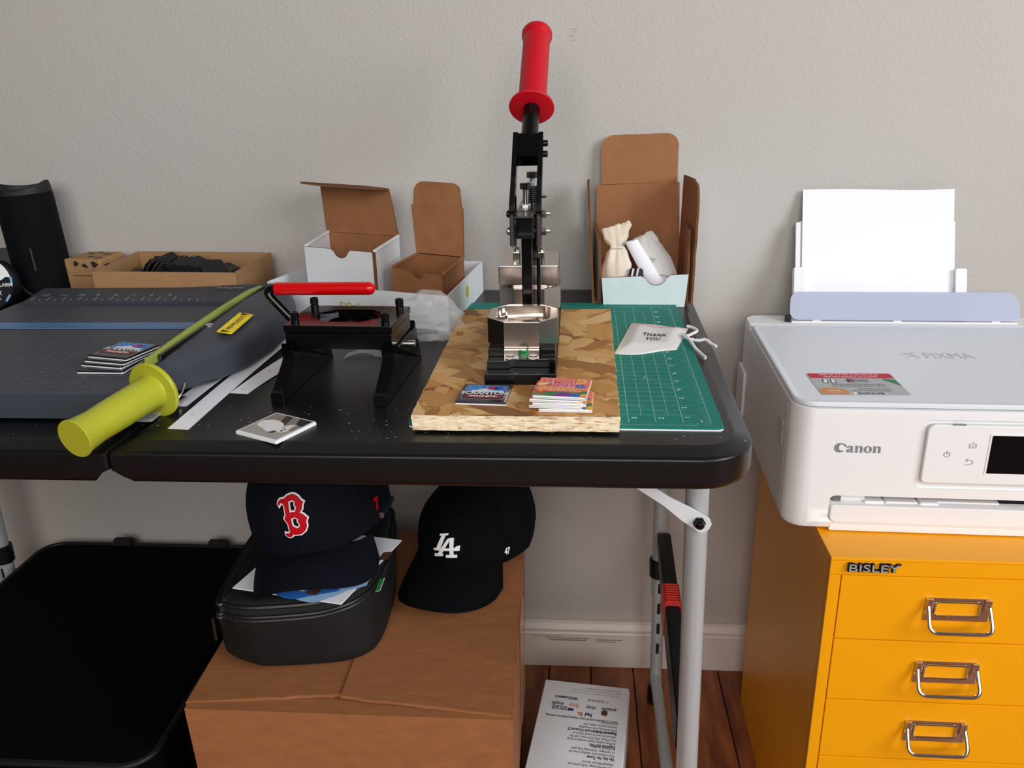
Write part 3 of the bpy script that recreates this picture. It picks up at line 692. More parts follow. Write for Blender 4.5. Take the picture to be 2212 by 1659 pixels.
# side links and pivots
for s in (-1, 1):
    bm = NB(); prism(bm, [(.185, .118), (.215, .110), (.235, .130), (.232, .165), (.205, .172), (.186, .150)], s*.0118+(.0 if s > 0 else -.005), s*.0118+(.005 if s > 0 else 0), .001, Matrix(((0, 0, 1, 0), (1, 0, 0, 0), (0, 1, 0, 0), (0, 0, 0, 1))))
    part('side_link', bm, STEELD, ps)
for (y, z, rr) in ((.2, .1505, .0042), (.195, .1325, .0045)):
    part('pivot_pin', cyl(NB(), (-.019, y, z), (.021, y, z), rr*.72, 14), STEELD, ps)
    b1 = NB(); hexbolt(b1, (.0175, y, z), (.023, y, z), rr*1.15); cyl(b1, (.023, y, z), (.0265, y, z), rr*.45, 10); part('pivot_nut', b1, ZINC, ps)
    b1 = NB(); lathe(b1, [(rr, 0), (rr, .002), (rr*.7, .0035)], axisM((-.0175, y, z), (-.0215, y, z)), 14); part('pivot_head', b1, BLACKM if z > .14 else ZINC, ps)
part('bushing', cyl(NB(), (.0105, .195, .1325), (.0175, .195, .1325), .0062, 18, .0006), STEELD, ps)
part('stop_pin', cyl(NB(), (.016, .205, .168), (.0225, .205, .168), .0013, 10), BLACKM, ps)
# lever
lv = Vector((0, .735, .678)).normalized(); P1 = Vector((.0005, .272, .2225))
def L3(x, s, t): n = Vector((0, -lv.z, lv.y)); return Vector((x, 0, 0))+Vector((0, P1.y, P1.z))+lv*s+n*t
for s in (-1, 1):
    x0 = s*.0118; x1 = s*.0172; bm = NB(); x0, x1 = sorted((x0, x1))
    pf = [(-.110, -.010), (-.103, -.013), (-.06, -.0085), (.0055, -.0085), (.0055, .0085), (-.06, .0085), (-.103, .013), (-.110, .010)]
    loft(bm, [[L3(x, a, b) for a, b in pf] for x in (x0, x1)]); part('lever_plate', bm, BLACKM, ps, smooth=False)
bm = NB(); loft(bm, [[L3(x, a, b) for x, b in ((-.0118, -.008), (.0118, -.008), (.0118, .008), (-.0118, .008))] for a in (-.030, .004)]); part('lever_block', bm, BLACKG, ps, smooth=False)
for a in (-.004, -.020):
    b1 = NB(); capscrew(b1, L3(.0172, a, 0), L3(.0225, a, 0), .0036); part('lever_screw', b1, BLACKM, ps)
R0 = L3(0, .002, 0)+Vector((.001, 0, 0)); R1 = L3(.0055, .178, 0)
part('lever_rod', cyl(NB(), R0, R0.lerp(R1, .4), .0098, 24), BLACKM, ps)
bm = NB(); Lg = (R1-R0).length; q0 = R0.lerp(R1, .27); lg2 = (R1-q0).length
pr = [(.0095, 0), (.0255, .0004), (.0268, .002), (.0262, .0040), (.020, .0055), (.0172, .0075), (.0165, .011)]
pr += [(.0163+.00035*(k % 2), .013+k*.00125) for k in range(int((lg2-.013-.012)/.00125))]
pr += [(.0166, lg2-.011), (.0188, lg2-.008), (.0190, lg2-.003), (.0175, lg2), (.012, lg2+.0005)]
lathe(bm, pr, axisM(q0, R1), 36); part('red_grip', bm, REDP, ps, angle=60)
# adjusting bolts and spring
for (x, y, zb, zt_, rr) in ((.0045, .262, .150, .186, .0052), (-.0025, .240, .152, .176, .0050)):
    part('adjusting_bolt', cyl(NB(), (x, y, zb), (x, y, zt_), rr*.62, 14), ZINC, ps)
    b1 = NB(); hexbolt(b1, (x, y, zt_-.004), (x, y, zt_+.003), rr*1.25); part('bolt_head', b1, BLACKM, ps)
    b1 = NB(); hexbolt(b1, (x, y, zt_-.013 if rr > .0051 else zb), (x, y, zt_-.008 if rr > .0051 else zb+.004), rr*1.2); part('hex_nut', b1, ZINC, ps)
bm = NB(); tube(bm, [(.0045+.0055*math.cos(a), .262+.0055*math.sin(a), .1525+a*.00034) for a in [i*.6 for i in range(100)]], .0007, 5); part('coil_spring', bm, BLACKM, ps)

# ------------------------------------------------------------ cardboard boxes along the wall
def wallbox(root, quad, z0, z1, th, outer, inner, edge, bottom=True, lift=None, names=True, notch=None, side_roll=None):
    q = [Vector((x, y, 0)) for x, y in quad]   # FL FR BR BL
    c = sum(q, Vector())/4; zs = lift or [z1]*4
    for i, nm in enumerate(('front_panel', 'side_panel', 'back_panel', 'side_panel')):
        a, b = q[i], q[(i+1) % 4]; za, zb = zs[i], zs[(i+1) % 4]
        A, B = Vector((a.x, a.y, z0)), Vector((b.x, b.y, z0)); Cc, D = Vector((b.x, b.y, zb)), Vector((a.x, a.y, za))
        n = (B-A).cross(Vector((0, 0, 1))).normalized()
        A, B, Cc, D = [p-n*th for p in (A, B, Cc, D)]
        quadpanel(nm, A, B, Cc, D, th, (outer, outer if (side_roll and i in (1, 3)) else inner, edge), root, notch if i == 0 else None)
    bm = NB(); prism(bm, [tuple(p[:2]) for p in [c+(p-c)*.97 for p in q]], z0, z0+th); part('bottom_panel', bm, inner, root, smooth=False)
sb_ = thing('shallow_box', 'open shallow kraft box full of black magnet blanks, against the wall', 'box')
SQ = [(-.820, .416), (-.603, .402), (-.602, .548), (-.828, .568)]
wallbox(sb_, SQ, T, T+.061, .003, KRAFTL, KRAFTL, KRAFTL)
# black magnet blanks
bm = NB(); prism(bm, rrect(-.025, .025, -.025, .025, .004, 3), -.0006, .0006); blank = part('magnet_blank', bm, mat('magnet_black', '#17181b', .55), None, smooth=False)
BL = 'thin black square magnet blank in the shallow kraft box'; tag(blank, BL, 'magnet blank', 'black magnet blanks in the kraft box')
def putblank(first, loc, rot):
    o = blank if first else blank.copy()
    if not first: COL.objects.link(o)
    o.location = loc; o.rotation_euler = rot
fz = T+.034; first = True
for k in range(26):
    t = k/25; putblank(first, (-.765+.075*t, .45+.03*math.sin(t*3), fz+.012+.004*math.sin(t*PI)), (random.gauss(0, .05), -1.05+.75*t+random.gauss(0, .02), .25-.3*t)); first = False
for k in range(24):
    t = k/23; putblank(False, (-.705+.055*t, .465-.008*t, fz+.012-.004*t), (random.gauss(0, .04), .95+.12*t+random.gauss(0, .02), -.1+random.gauss(0, .05)))
for k in range(16): putblank(False, (-.765+.0065*k, .515-.002*k, fz+.012+.001*(k % 3)), (.1+random.gauss(0, .08), .3+random.gauss(0, .2), random.uniform(-.5, .5)))
for k in range(10): putblank(False, (-.79+.012*k, .458-.0012*k, fz-.001+.0013*k), (.05, -.5+random.gauss(0, .1), random.uniform(-.2, .4)))
for x, y, a in ((-.775, .47, .3), (-.65, .45, -.6), (-.645, .475, -.4), (-.65, .50, .4), (-.78, .50, .2)): putblank(False, (x, y, fz+.006), (random.gauss(0, .1), a, random.uniform(-.4, .4)))
o = thing('magnet_bed', 'dark layer of magnet blanks filling the bottom of the shallow kraft box', 'magnet blanks', (0, 0, T+.003))
bm = NB()
for k in range(60):
    x, y = random.uniform(-.778, -.622), random.uniform(.437, .53); prism(bm, [(px, py) for px, py in rrect(-.02, .02, -.02, .02, .004, 2)], 0, .0012, M=Matrix.Translation((x, y, .0005+k*.00028)) @ Matrix.Rotation(random.uniform(0, 3), 4, 'Z'))
pp = part('blanks', bm, MATS['magnet_black'], o, smooth=False); pp['kind'] = 'stuff'; o['kind'] = 'stuff'
tray = thing('white_tray', 'shallow white lid tray holding two small open boxes', 'tray')
TQ = [(-.561, .4089), (-.291, .3195), (-.2695, .5400), (-.52, .566)]
wallbox(tray, TQ, T, T+.047, .002, WHITEC, WHITEC, WHITEC)
v = (Vector(TQ[1])-Vector(TQ[0])).normalized()
text('lettering', 'DDali', .014, M3((-.448, .3696, T+.018), (v.x, v.y, 0), (0, 0, 1)), colmat('#c8b545'), tray)
v2 = (Vector(TQ[2])-Vector(TQ[1])).normalized(); bm = NB(); M = M3((-.2805, .43, T+.027), (v2.x, v2.y, 0), (0, 0, 1)) 
flat(bm, [(.0085*math.cos(i*PI/8), .008*math.sin(i*PI/8)) for i in range(16)], .0006, M); flat(bm, [(-.001, -.007), (.002, -.007), (-.002, -.014)], .0006, M); part('leaf_print', bm, colmat('#c9c02a'), tray, smooth=False)
wb = thing('small_carton', 'small white carton with its kraft-lined lid raised, in the white tray', 'box')
WQ = [(-.5052, .4179), (-.3958, .3736), (-.3846, .4857), (-.5038, .5314)]; z1 = T+.096
wallbox(wb, WQ, T+.004, z1, .003, WHITEC, KRAFTI, KRAFTE, lift=[z1-.0015, z1-.0025, z1, z1], notch=(.47, .0125), side_roll=True)
for s, (a, b) in enumerate((((-.3963, .3785, z1-.0015), (-.3858, .4835, z1)), ((-.5030, .4205, z1-.001), (-.5022, .5285, z1)))):
    part('rolled_edge', tube(NB(), [a, b], .0026, 10), WHITEC, wb)
hA, hB = Vector((-.5038, .5314, z1)), Vector((-.3846, .4857, z1)); tA, tB = Vector((-.5113, .5455, .8745)), Vector((-.3985, .5000, .8725))
quadpanel('lid', hA, hB, tB, tA, .003, (KRAFTI, WHITEC, KRAFTE), wb)
fA, fB, fC = Vector((-.5228, .4850, .8858)), Vector((-.4198, .4520, .8843)), Vector((-.3995, .4800, .8790))
M = M3(tA, tB-tA, fA-tA); I2 = M.inverted()
panel('tuck_flap', [tuple((I2 @ p)[:2]) for p in (tA, tB, fC, fB, fA)], M, .003, (WHITEC, KRAFTI, KRAFTE), wb)
bb_ = thing('small_carton', 'small brown kraft carton with its lid standing up, in the white tray', 'box')
BQ = [(-.3775, .3900), (-.2995, .3480), (-.2850, .4454), (-.3580, .4800)]; z1 = T+.072
wallbox(bb_, BQ, T+.003, z1, .003, KRAFT, KRAFTI, KRAFTE, lift=[z1-.002, z1-.004, z1, z1], notch=(.48, .0105))
for a, b in (((-.3002, .3515, z1-.0025), (-.2868, .4420, z1-.0005)), ((-.3755, .392, z1-.0015), (-.3568, .478, z1-.0005))): part('rolled_edge', tube(NB(), [a, b], .0026, 10), KRAFT, bb_)
hA, hB = Vector((-.3580, .4800, z1)), Vector((-.2840, .4450, z1)); tA, tB = Vector((-.3694, .5200, .8458)), Vector((-.2865, .4830, .8440))
quadpanel('lid', hA, hB, tB, tA, .003, (KRAFTI, KRAFT, KRAFTE), bb_)
M = M3(tA.lerp(tB, .04), tB-tA, Vector((-.382, .54, .8759))-tA); Lw = (tB-tA).length*.92
panel('tuck_flap', [(0, 0), (Lw, 0)]+[(Lw-.012+.016*math.cos(a)-.012, .022+.014*math.sin(a)) for a in [i*PI/12 for i in range(0, 7)]]+[(.010+.014*math.cos(a), .022+.014*math.sin(a)) for a in [PI/2+i*PI/12 for i in range(7)]], M, .003, (KRAFTI, KRAFT, KRAFTE), bb_)

# mailer box with drawstring bags
mb_ = thing('mailer_box', 'torn open white and kraft mailer box beside the press', 'box')
MQ = [(-.0905, .4495), (.0275, .4460), (.0300, .548), (-.0955, .552)]
t = .0032; K = (MAILW, KRAFTI, KRAFTE)
quadpanel('front_panel', Vector((-.0875, .4490, T)), Vector((.0265, .4465, T)), Vector((.0300, .4465, T+.0465)), Vector((-.0905, .4490, T+.0415)), t, K, mb_, notch=(.37, .015))
v = .0
for sgn, xf, xb in ((-1, -.0905, -.0975), (1, .0290, .0300)):
    A, B = Vector((xf, .452, T)), Vector((xb, .549, T)); zf, zb = (T+.0415, T+.105) if sgn < 0 else (T+.046, T+.112)
    M = M3(A, B-A, (0, 0, 1)); L = (B-A).length
    poly = [(0, 0), (L, 0), (L, zb-T), (.012, zb-T-.012), (.006, zf-T+.02), (0, zf-T)] if sgn < 0 else [(0, 0), (L, 0), (L, zb-T), (.006, zb-T-.005), (0, zf-T+.01)]
    panel('side_panel', poly, M, t*sgn, (MAILW, KRAFTI, KRAFTE), mb_)
quadpanel('back_panel', Vector((-.0975, .5500, T)), Vector((.0300, .5485, T)), Vector((.0275, .5535, T+.088)), Vector((-.0965, .5545, T+.085)), t, (KRAFTI, MAILW, KRAFTE), mb_)
quadpanel('lid', Vector((-.0965, .5545, T+.085)), Vector((.0275, .5535, T+.088)), Vector((.0250, .5590, T+.1600)), Vector((-.0968, .5600, T+.1565)), t, (KRAFTI, MAILW, KRAFTE), mb_)
M = M3((-.0895, .5600, T+.1575), (1, 0, .02), (0, .10, 1))
panel('tuck_flap', [(0, 0), (.1115, 0), (.1120, .045)]+[(.0950+.018*math.cos(a), .052+.018*math.sin(a)) for a in [i*PI/12 for i in range(7)]]+[(.019+.0195*math.cos(a), .0505+.0195*math.sin(a)) for a in [PI/2+i*PI/12 for i in range(7)]], M, t, (KRAFTI, MAILW, KRAFTE), mb_)
rnd = random.Random(3)
for sgn in (-1, 1):
    A = Vector((.0290, .5480, T+.002)) if sgn > 0 else Vector((-.0985, .5480, T+.002))
    B = Vector((.0385, .4480, T+.002)) if sgn > 0 else Vector((-.1000, .4480, T+.002))
    M = M3(A, B-A, (.022, 0, 1) if sgn > 0 else (-.055, 0, 1)); h = .166 if sgn > 0 else .162; L = (B-A).length
    poly = [(0, 0), (L, 0)]+[(L+rnd.uniform(-.0035, .0015)-.004*(k/12)**2, h*k/12) for k in range(1, 12)]+[(L-.010, h-.006), (L-.018, h), (L-.030, h+.001), (L-.036, h+.004), (.0, h+.003)]
    panel('side_wing', poly, M, t, (KRAFTI, MAILW, KRAFTE) if sgn > 0 else (MAILW, KRAFTI, KRAFTE), mb_)
    xa = .0325 if sgn > 0 else -.0965
    bm = NB(); box(bm, xa-.0035, xa+.0035, .462, .546, T+.0005, T+.0035); part('wing_hinge', bm, KRAFTI, mb_, smooth=False)
def blob(pts, radii, n=18, wob=.0, seed=1, sq=1):
    rr = random.Random(seed); bm = NB(); path = [Vector(p) for p in pts]; rings = []
    ph = [rr.uniform(0, 6) for _ in range(6)]
    for i, p in enumerate(path):
        tdir = (path[min(i+1, len(path)-1)]-path[max(i-1, 0)]).normalized(); s = tdir.cross(Vector((0, 1, 0))).normalized(); u = s.cross(tdir)
        ring = []
        for k in range(n):
            a = 2*PI*k/n; f = 1+wob*(math.sin(3*a+ph[0]+i*.5)+.7*math.sin(5*a+ph[1]-i*.4)+.5*math.sin(8*a+ph[2]))
            ring.append(p+s*(radii[i][0]*f*math.cos(a))+u*(radii[i][1]*f*math.sin(a)))
        rings.append(ring)
    loft(bm, rings); return bm
def bagthing(label, pts, radii, tie, mm, seed, cord):
    o = thing('drawstring_bag', label, 'bag', pts[0]); inv = Matrix.Translation(-Vector(pts[0]))
    b1 = blob(pts, radii, 22, .075, seed); bmesh.ops.subdivide_edges(b1, edges=b1.edges[:], cuts=1, use_grid_fill=True, smooth=.6); b1.normal_update(); wr = [(v, v.co+v.normal*(.0032*mn.noise(Vector((v.co.x*150, v.co.y*150, v.co.z*45))+Vector((seed, 0, 0)))+.0016*mn.noise(v.co*260))) for v in b1.verts]
    for v, q in wr: v.co = q
    bmesh.ops.transform(b1, matrix=inv, verts=b1.verts); part('cloth_body', b1, mm, o, angle=70)
    b1 = NB(); tube(b1, [inv @ p for p in crspline(cord, 5)], .0013, 7); part('drawstring', b1, COTTON, o)
bagthing('natural cotton drawstring bag tied upright at the left of the mailer box', [(-.066, .488, T+.006), (-.066, .490, T+.025), (-.067, .493, T+.050), (-.068, .497, T+.068), (-.068, .500, T+.076), (-.070, .505, T+.086), (-.072, .512, T+.100), (-.073, .514, T+.104)], [(.017, .014), (.023, .018), (.0215, .017), (.0155, .013), (.0105, .009), (.0175, .010), (.0215, .007), (.0200, .003)], 0, COTTON2, 4, [(-.074, .486, T+.076), (-.060, .486, T+.0765), (-.056, .492, T+.072), (-.052, .487, T+.055), (-.050, .486, T+.04)])
bagthing('white cotton drawstring bag slumped across the mailer box', [(.008, .490, T+.010), (.000, .495, T+.028), (-.010, .503, T+.046), (-.020, .511, T+.064), (-.026, .515, T+.074), (-.032, .520, T+.083), (-.034, .522, T+.086)], [(.012, .012), (.021, .016), (.0235, .015), (.0225, .012), (.0205, .010), (.0195, .007), (.016, .003)], 0, COTTON, 9, [(-.040, .498, T+.072), (-.028, .497, T+.070), (-.021, .496, T+.060), (-.012, .489, T+.058), (-.020, .487, T+.048), (-.026, .485, T+.040), (-.006, .480, T+.040), (.010, .478, T+.036)])
M = M3((-.028, .476, T+.012), (.42, .06, -.9), (.1, -1, .03)); bm = NB()
rings = []
for k in range(9):
    s = k/8; c = Vector((-.006-.042*s, .474+.014*s, T+.016+.070*s)); wv = .011*(1-.25*s)
    rings.append([c+Vector((wv*math.cos(a)*1.1, .004*math.sin(a), wv*.25*math.cos(a))) for a in [i*PI/5 for i in range(10)]])
loft(bm, rings); tag(part('folded_paper', bm, PAPER, None, angle=60), 'rolled white paper sleeve between the two cotton bags', 'paper')
for k in range(5):
    bm = NB(); box(bm, -.012, .012, -.0009, .0009, 0, .03, .0004, 1)
    o = part('magnet_blank', bm, colmat('#efeff1') if k % 2 else colmat('#1a1a1c'), None, smooth=False, loc=(-.049+.0035*k, .468, T+.0175), rot=(-.1, .5, .9)); tag(o, '%s magnet edge, number %s from the left inside the mailer box' % ('white' if k % 2 else 'black', ('one', 'two', 'three', 'four', 'five')[k]), 'magnet', 'magnets on edge in the mailer box')

# ------------------------------------------------------------ thank-you pouch on the mat
pz = T+.0032
po = thing('drawstring_pouch', 'white cotton drawstring pouch stamped THANK YOU on the green mat', 'pouch', (0, 0, pz))
PC = [Vector((-.0810, .2145)), Vector((-.0080, .2240)), Vector((.0162, .3200)), Vector((-.0540, .3420))]
def pouch_z(u, v): 
    e = min(u, 1-u, v, 1-v); return .0012+.0050*min(1, e*5)+.0014*math.sin(u*6+v*2)*min(1, e*6)+.0035*max(0, math.sin(u*PI*1.5-1.6))*max(0, .35-v)
def pouch_p(u, v):
    a = PC[0].lerp(PC[1], u); b = PC[3].lerp(PC[2], u); p = a.lerp(b, v)
    p += Vector((0, -.006*math.sin(u*PI*1.6)*(1-v)+.003*math.sin(u*5)*v)); return Vector((p.x, p.y, pouch_z(u, v)))
n = 24; bm = NB(); top = [[bm.verts.new(pouch_p(i/n, j/n)) for i in range(n+1)] for j in range(n+1)]; bot = [[bm.verts.new(Vector((p.co.x, p.co.y, .0002))) for p in r] for r in top]
for j in range(n):
    for i in range(n): bm.faces.new((top[j][i], top[j][i+1], top[j+1][i+1], top[j+1][i])); bm.faces.new((bot[j][i], bot[j+1][i], bot[j+1][i+1], bot[j][i+1]))
ed = [(0, i) for i in range(n)]+[(j, n) for j in range(n)]+[(n, i) for i in range(n, 0, -1)]+[(j, 0) for j in range(n, 0, -1)]
for (a, b), (c_, d_2) in zip(ed, ed[1:]+ed[:1]): bm.faces.new((top[a][b], bot[a][b], bot[c_][d_2], top[c_][d_2]))
part('cloth', bm, COTTON, po, angle=60)
bm = NB(); tube(bm, [pouch_p(u/30, .86-.02*math.sin(u/8))+Vector((0, 0, .0004)) for u in range(31)], .0005, 5); part('red_stitching', bm, colmat('#d98a94'), po)
def ontop(me, o_, ax, ay):
    for v in me.vertices:
        u = o_[0]+v.co.x*ax; w_ = o_[1]+v.co.y*ay; p = pouch_p(u, w_); v.co = p+Vector((0, 0, .0007))
for s_, o_ in (('THANK', (.53, .45)), ('YOU', (.535, .30))):
    me = text_mesh(s_, .15, bold=.003, align='CENTER', spacing=1.15); b1 = NB(); b1.from_mesh(me)
    bmesh.ops.triangulate(b1, faces=b1.faces); bmesh.ops.subdivide_edges(b1, edges=b1.edges[:], cuts=3)
    b1.to_mesh(me); b1.free(); ontop(me, o_, .72, 1.0); part('lettering', me, INK, po, smooth=False)
def cord(pts, r, nm, par):
    path = crspline(pts, 14); bm = NB(); 
    for ph in (0, PI):
        q = []
        for i, p in enumerate(path):
            t_ = (path[min(i+1, len(path)-1)]-path[max(i-1, 0)]).normalized(); s = t_.cross(Vector((0, 0, 1))).normalized(); u = s.cross(t_)
            a = i*.75+ph; q.append(p+(s*math.cos(a)+u*math.sin(a))*r*.55)
        tube(bm, q, r*.62, 7)
    part(nm, bm, COTTON, par)
cord([(.0150, .318, .004), (.0205, .312, .004), (.0245, .2985, .004), (.0160, .284, .004), (.0070, .2700, .004), (.0200, .2630, .002), (.0300, .2625, .003), (.0355, .2520, .001), (.0405, .2430, .0008)], .0019, 'cord', po)
cord([(.0050, .282, .004), (.0085, .268, .005), (.0120, .252, .003), (.0135, .236, .002), (.0170, .220, .001), (.0215, .1975, .0012)], .0019, 'cord', po)

# ------------------------------------------------------------ crumpled clear bag
bm = NB(); n1, n2 = 26, 18; rr = random.Random(11)
vs = []
for j in range(n2+1):
    row = []
    for i in range(n1+1):
        a = 2*PI*i/n1; e = PI*j/n2; d = Vector((math.sin(e)*math.cos(a), math.sin(e)*math.sin(a), math.cos(e)))
        c = mn.cell_vector(d*2.6+Vector((3, 1, 2))).length; f = 1+.28*mn.noise(d*2.2+Vector((5, 2, 1)))+.16*mn.noise(d*6)+.05*mn.noise(d*14)
        p = Vector((d.x*.060, d.y*.032, d.z*.028))*f
        if d.z > .2: p.z += .018*max(0, math.cos((a-.3))) * (d.z-.2)
        row.append((-.328+p.x, .2800+p.y*.8, max(T+.0006, T+.0235+p.z)))
    vs.append(row)
loft(bm, [[v for v in r[:-1]] for r in vs[1:-1]], True, True)
tag(part('plastic_bag', bm, CLEAR, None, smooth=True, angle=14), 'crumpled clear plastic bag between the punch and the white tray', 'plastic bag')
bm = NB(); rings = []
for k in range(13):
    u = k/12; x = -.40+.075*u; rings.append([(x, .200+.012*math.sin(u*5)+.018*v, T+.001+.004*abs(math.sin(u*6+v*3))+.0008*q) for v, q in ((0, 0), (1, 0), (1, 1), (0, 1))])
loft(bm, rings); tag(part('plastic_film', bm, CLEAR, None, angle=20), 'loose end of clear film lying behind the punch legs', 'plastic film')

# ------------------------------------------------------------ speaker, printed tin, patterned box
sp = thing('bluetooth_speaker', 'tall black fabric cylinder speaker standing by the wall', 'speaker', (-.950, .505, T+.001), (0, -.045, .35))
bm = NB(); hS = .178
def sring(f, z, dz=0): return [(.0405*f*math.cos(a), .0385*f*math.sin(a), z) for a in [2*PI*i/40 for i in range(40)]]
loft(bm, [sring(.85, .0), sring(.97, .004), sring(1, .012), sring(1, .155), sring(.985, .162)]); part('mesh_body', bm, SPEAK, sp)
bm = NB()
def crown(f, z, k): return [(.0405*f*math.cos(a), .0385*f*math.sin(a), z-k*abs(math.sin(a))**2) for a in [2*PI*i/40 for i in range(40)]]
loft(bm, [sring(.985, .1615), crown(.975, .172, .004), crown(.93, .178, .008), crown(.82, .178, .009), sring(.76, .160), sring(.70, .156)]); tpz = part('end_ring', bm, mat('speaker_rubber', '#151617', .6), sp)
bm = NB(); lathe(bm, [(.026, 0), (.0255, .003), (.02, .0035)], Matrix.Translation((0, 0, .1565)), 28); part('bass_radiator', bm, BLACKP, sp)
bm = NB(); box(bm, -.008, .008, -.0015, .0015, .1595, .1605, .0004, 1); part('badge', bm, CHROME, sp)
bm = NB()
for s in (-1, 1):
    pth = [(s*.010-.022, z) for z in ()]
prof = [(-.006, .022), (.006, .022), (.009, .05), (.009, .085), (.004, .115), (.002, .15), (-.010, .15), (-.010, .022)]
loft(bm, [[(.0405*f*math.sin(x/.0405), -.0385*f*math.cos(x/.0405), z) for x, z in prof] for f in (.99, 1.012)]); pd = part('back_spine', bm, mat('speaker_spine', '#060608', .8, spec=.2), sp)
bm = NB(); box(bm, -.0012, .0012, -.0397, -.0388, .05, .085, .0004, 1); part('button_mark', bm, colmat('#34363c'), pd)
bm = NB(); prism(bm, [(.0, .0), (.010, .0), (.010, .05), (.0, .05)], 0, .001, M=M3((.0385, -.003, .06), (0, 1, 0), (0, 0, 1))); part('red_badge', bm, colmat('#d0202c'), sp)
bm = NB(); tube(bm, crspline([(-.034, -.024, .060), (-.036, -.036, .056), (-.030, -.046, .042), (-.018, -.052, .026), (-.006, -.052, .014), (.000, -.044, .010)], 6), .0022, 8); part('carry_loop', bm, BLACKP, sp)
tn = thing('printed_tin', 'black and white printed round tin beside the speaker', 'tin', (-.984, .425, T+.0405), (0, 0, .12))
Mt = Matrix.Rotation(PI/2-.25, 4, 'X')
bm = NB(); lathe(bm, [(.036, -.012), (.0385, -.0095), (.040, -.004), (.040, .010), (.0385, .0125)], Mt, 40); part('tin_body', bm, colmat('#191a1f', .3), tn)
bm = NB(); pts = [(.037*math.cos(a), .037*math.sin(a)) for a in [i*PI/24+.18 for i in range(0, 42)] if math.sin(a) > .12]+[(-.02, .008), (-.008, .012), (0, .004), (.008, .010), (.016, .004), (.024, .010), (.030, .006)]
pts = [(.037*math.cos(a), .037*math.sin(a)) for a in [.25+i*(PI-.5)/20 for i in range(21)]]+[(-.022, .012), (-.012, .006), (-.004, .012), (.006, .004), (.014, .011), (.022, .005), (.029, .010)]
flat(bm, pts, .0129, Mt); part('mountain_print', bm, colmat('#f0f0f0'), tn, smooth=False)
text('lettering', 'ALARM', .0075, Mt @ Matrix.Translation((.014, -.004, .013)), colmat('#e8e8e8'), tn, bold=.0001)
text('lettering', 'XX', .0085, Mt @ Matrix.Translation((.010, -.016, .013)), colmat('#e8e8e8'), tn, bold=.0001)
text('lettering', '12 OZ', .004, Mt @ Matrix.Translation((.010, -.023, .013)), colmat('#d8d8d8'), tn)
bm = NB()
for a0, a1 in ((-.05, .25), (-.75, -.45)): flat(bm, [(r*math.cos(a), r*math.sin(a)) for r, a in ((.0355, a0), (.0388, a0), (.0388, a1), (.0355, a1))], .0128, Mt)
part('blue_print', bm, colmat('#7ab0d8'), tn, smooth=False)
gr = thing('grey_cap_lid', 'dark grey rounded lid standing against the wall behind the tin', 'lid', (-1.03, .535, T))
bm = NB(); lathe(bm, [(.045, 0), (.046, .02), (.044, .045), (.036, .062), (.02, .072), (.004, .074)], None, 32); bmesh.ops.scale(bm, vec=(1, .6, 1), verts=bm.verts); part('shell', bm, mat('grey_shell', '#4a4a4b', .6), gr)
cw = thing('patterned_box', 'small kraft box with black cow-print spots behind the shallow box', 'box', (-.880, .530, T), (0, 0, -.10))
bm = NB(); box(bm, -.034, .034, -.035, .035, 0, .064, .002, 1); bmesh.ops.scale(bm, vec=(1, 1, 1), verts=bm.verts); part('carton', bm, KRAFTL, cw)
rr = random.Random(5); bm = NB()
def spot(M, cx, cy, r):
    flat(bm, [(cx+r*(1+.35*math.sin(3*a+cx*900))*math.cos(a), cy+r*.7*(1+.3*math.sin(2*a+cy*700))*math.sin(a)) for a in [i*PI/8 for i in range(16)]], .0003, M)
Mf = M3((0, -.035, .032), (1, 0, 0), (0, 0, 1)); Mtp = Matrix.Translation((0, 0, .064)); Mr = M3((.034, 0, .032), (0, 1, 0), (0, 0, 1))
for cx, cy, r in ((.022, .024, .006), (.004, .022, .005), (-.012, .025, .005), (.020, .008, .004)): spot(Mf, cx, cy, r)
for cx, cy, r in ((.02, -.018, .006), (0, -.01, .005), (.015, .012, .007), (-.015, .014, .006), (-.004, .026, .004)): spot(Mtp, cx, cy, r)
for cx, cy, r in ((-.02, .02, .006), (.008, .015, .006), (.02, -.01, .005)): spot(Mr, cx, cy, r)
part('spot_print', bm, colmat('#2b211b', .7), cw, smooth=False)
bm = NB(); 
for a, b in (((-.02, .006), (.030, .006)), ((.030, .006), (.030, -.031))): line(bm, *a, *b, .0013, .0004)
bmesh.ops.transform(bm, matrix=Mf, verts=bm.verts); part('label_frame_print', bm, colmat('#2b211b', .7), cw, smooth=False); cw.scale = (.92, .9, .97)
# ------------------------------------------------------------ filing cabinet
cb = thing('drawer_cabinet', 'bright yellow steel multi-drawer cabinet carrying the printer', 'cabinet', (.1552, .1, 0), (0, 0, -.012))
CW, CD, CH = .281, .38, .516
bm = NB(); box(bm, 0, CW, .004, CD, 0, CH, .0015); part('carcass', bm, YELLOW, cb)
part('top_rail', box(NB(), 0, CW, 0, .010, CH-.0215, CH-.0042, .0008), YELLOW, cb)
part('top_panel', box(NB(), -.0002, CW+.0002, -.0004, CD, CH-.004, CH+.0003, .001), YELLOW, cb)
for x in (0, CW-.013): part('stile', box(NB(), x, x+.013, 0, .010, 0, CH-.022, .0012), YELLOW, cb)
part('plinth', box(NB(), .0132, CW-.0132, 0, .010, 0, .068, .0012), YELLOW, cb)
bm = NB(); bx0 = text_mesh('BISLEY', .0128, extrude=.0022, bold=.0006, sx=1.5); bx0.transform(M3((.0175, -.0016, CH-.0147), (1, 0, 0), (0, 0, 1))); bg = part('badge_back', bx0, INK, cb, smooth=False); bm.free()
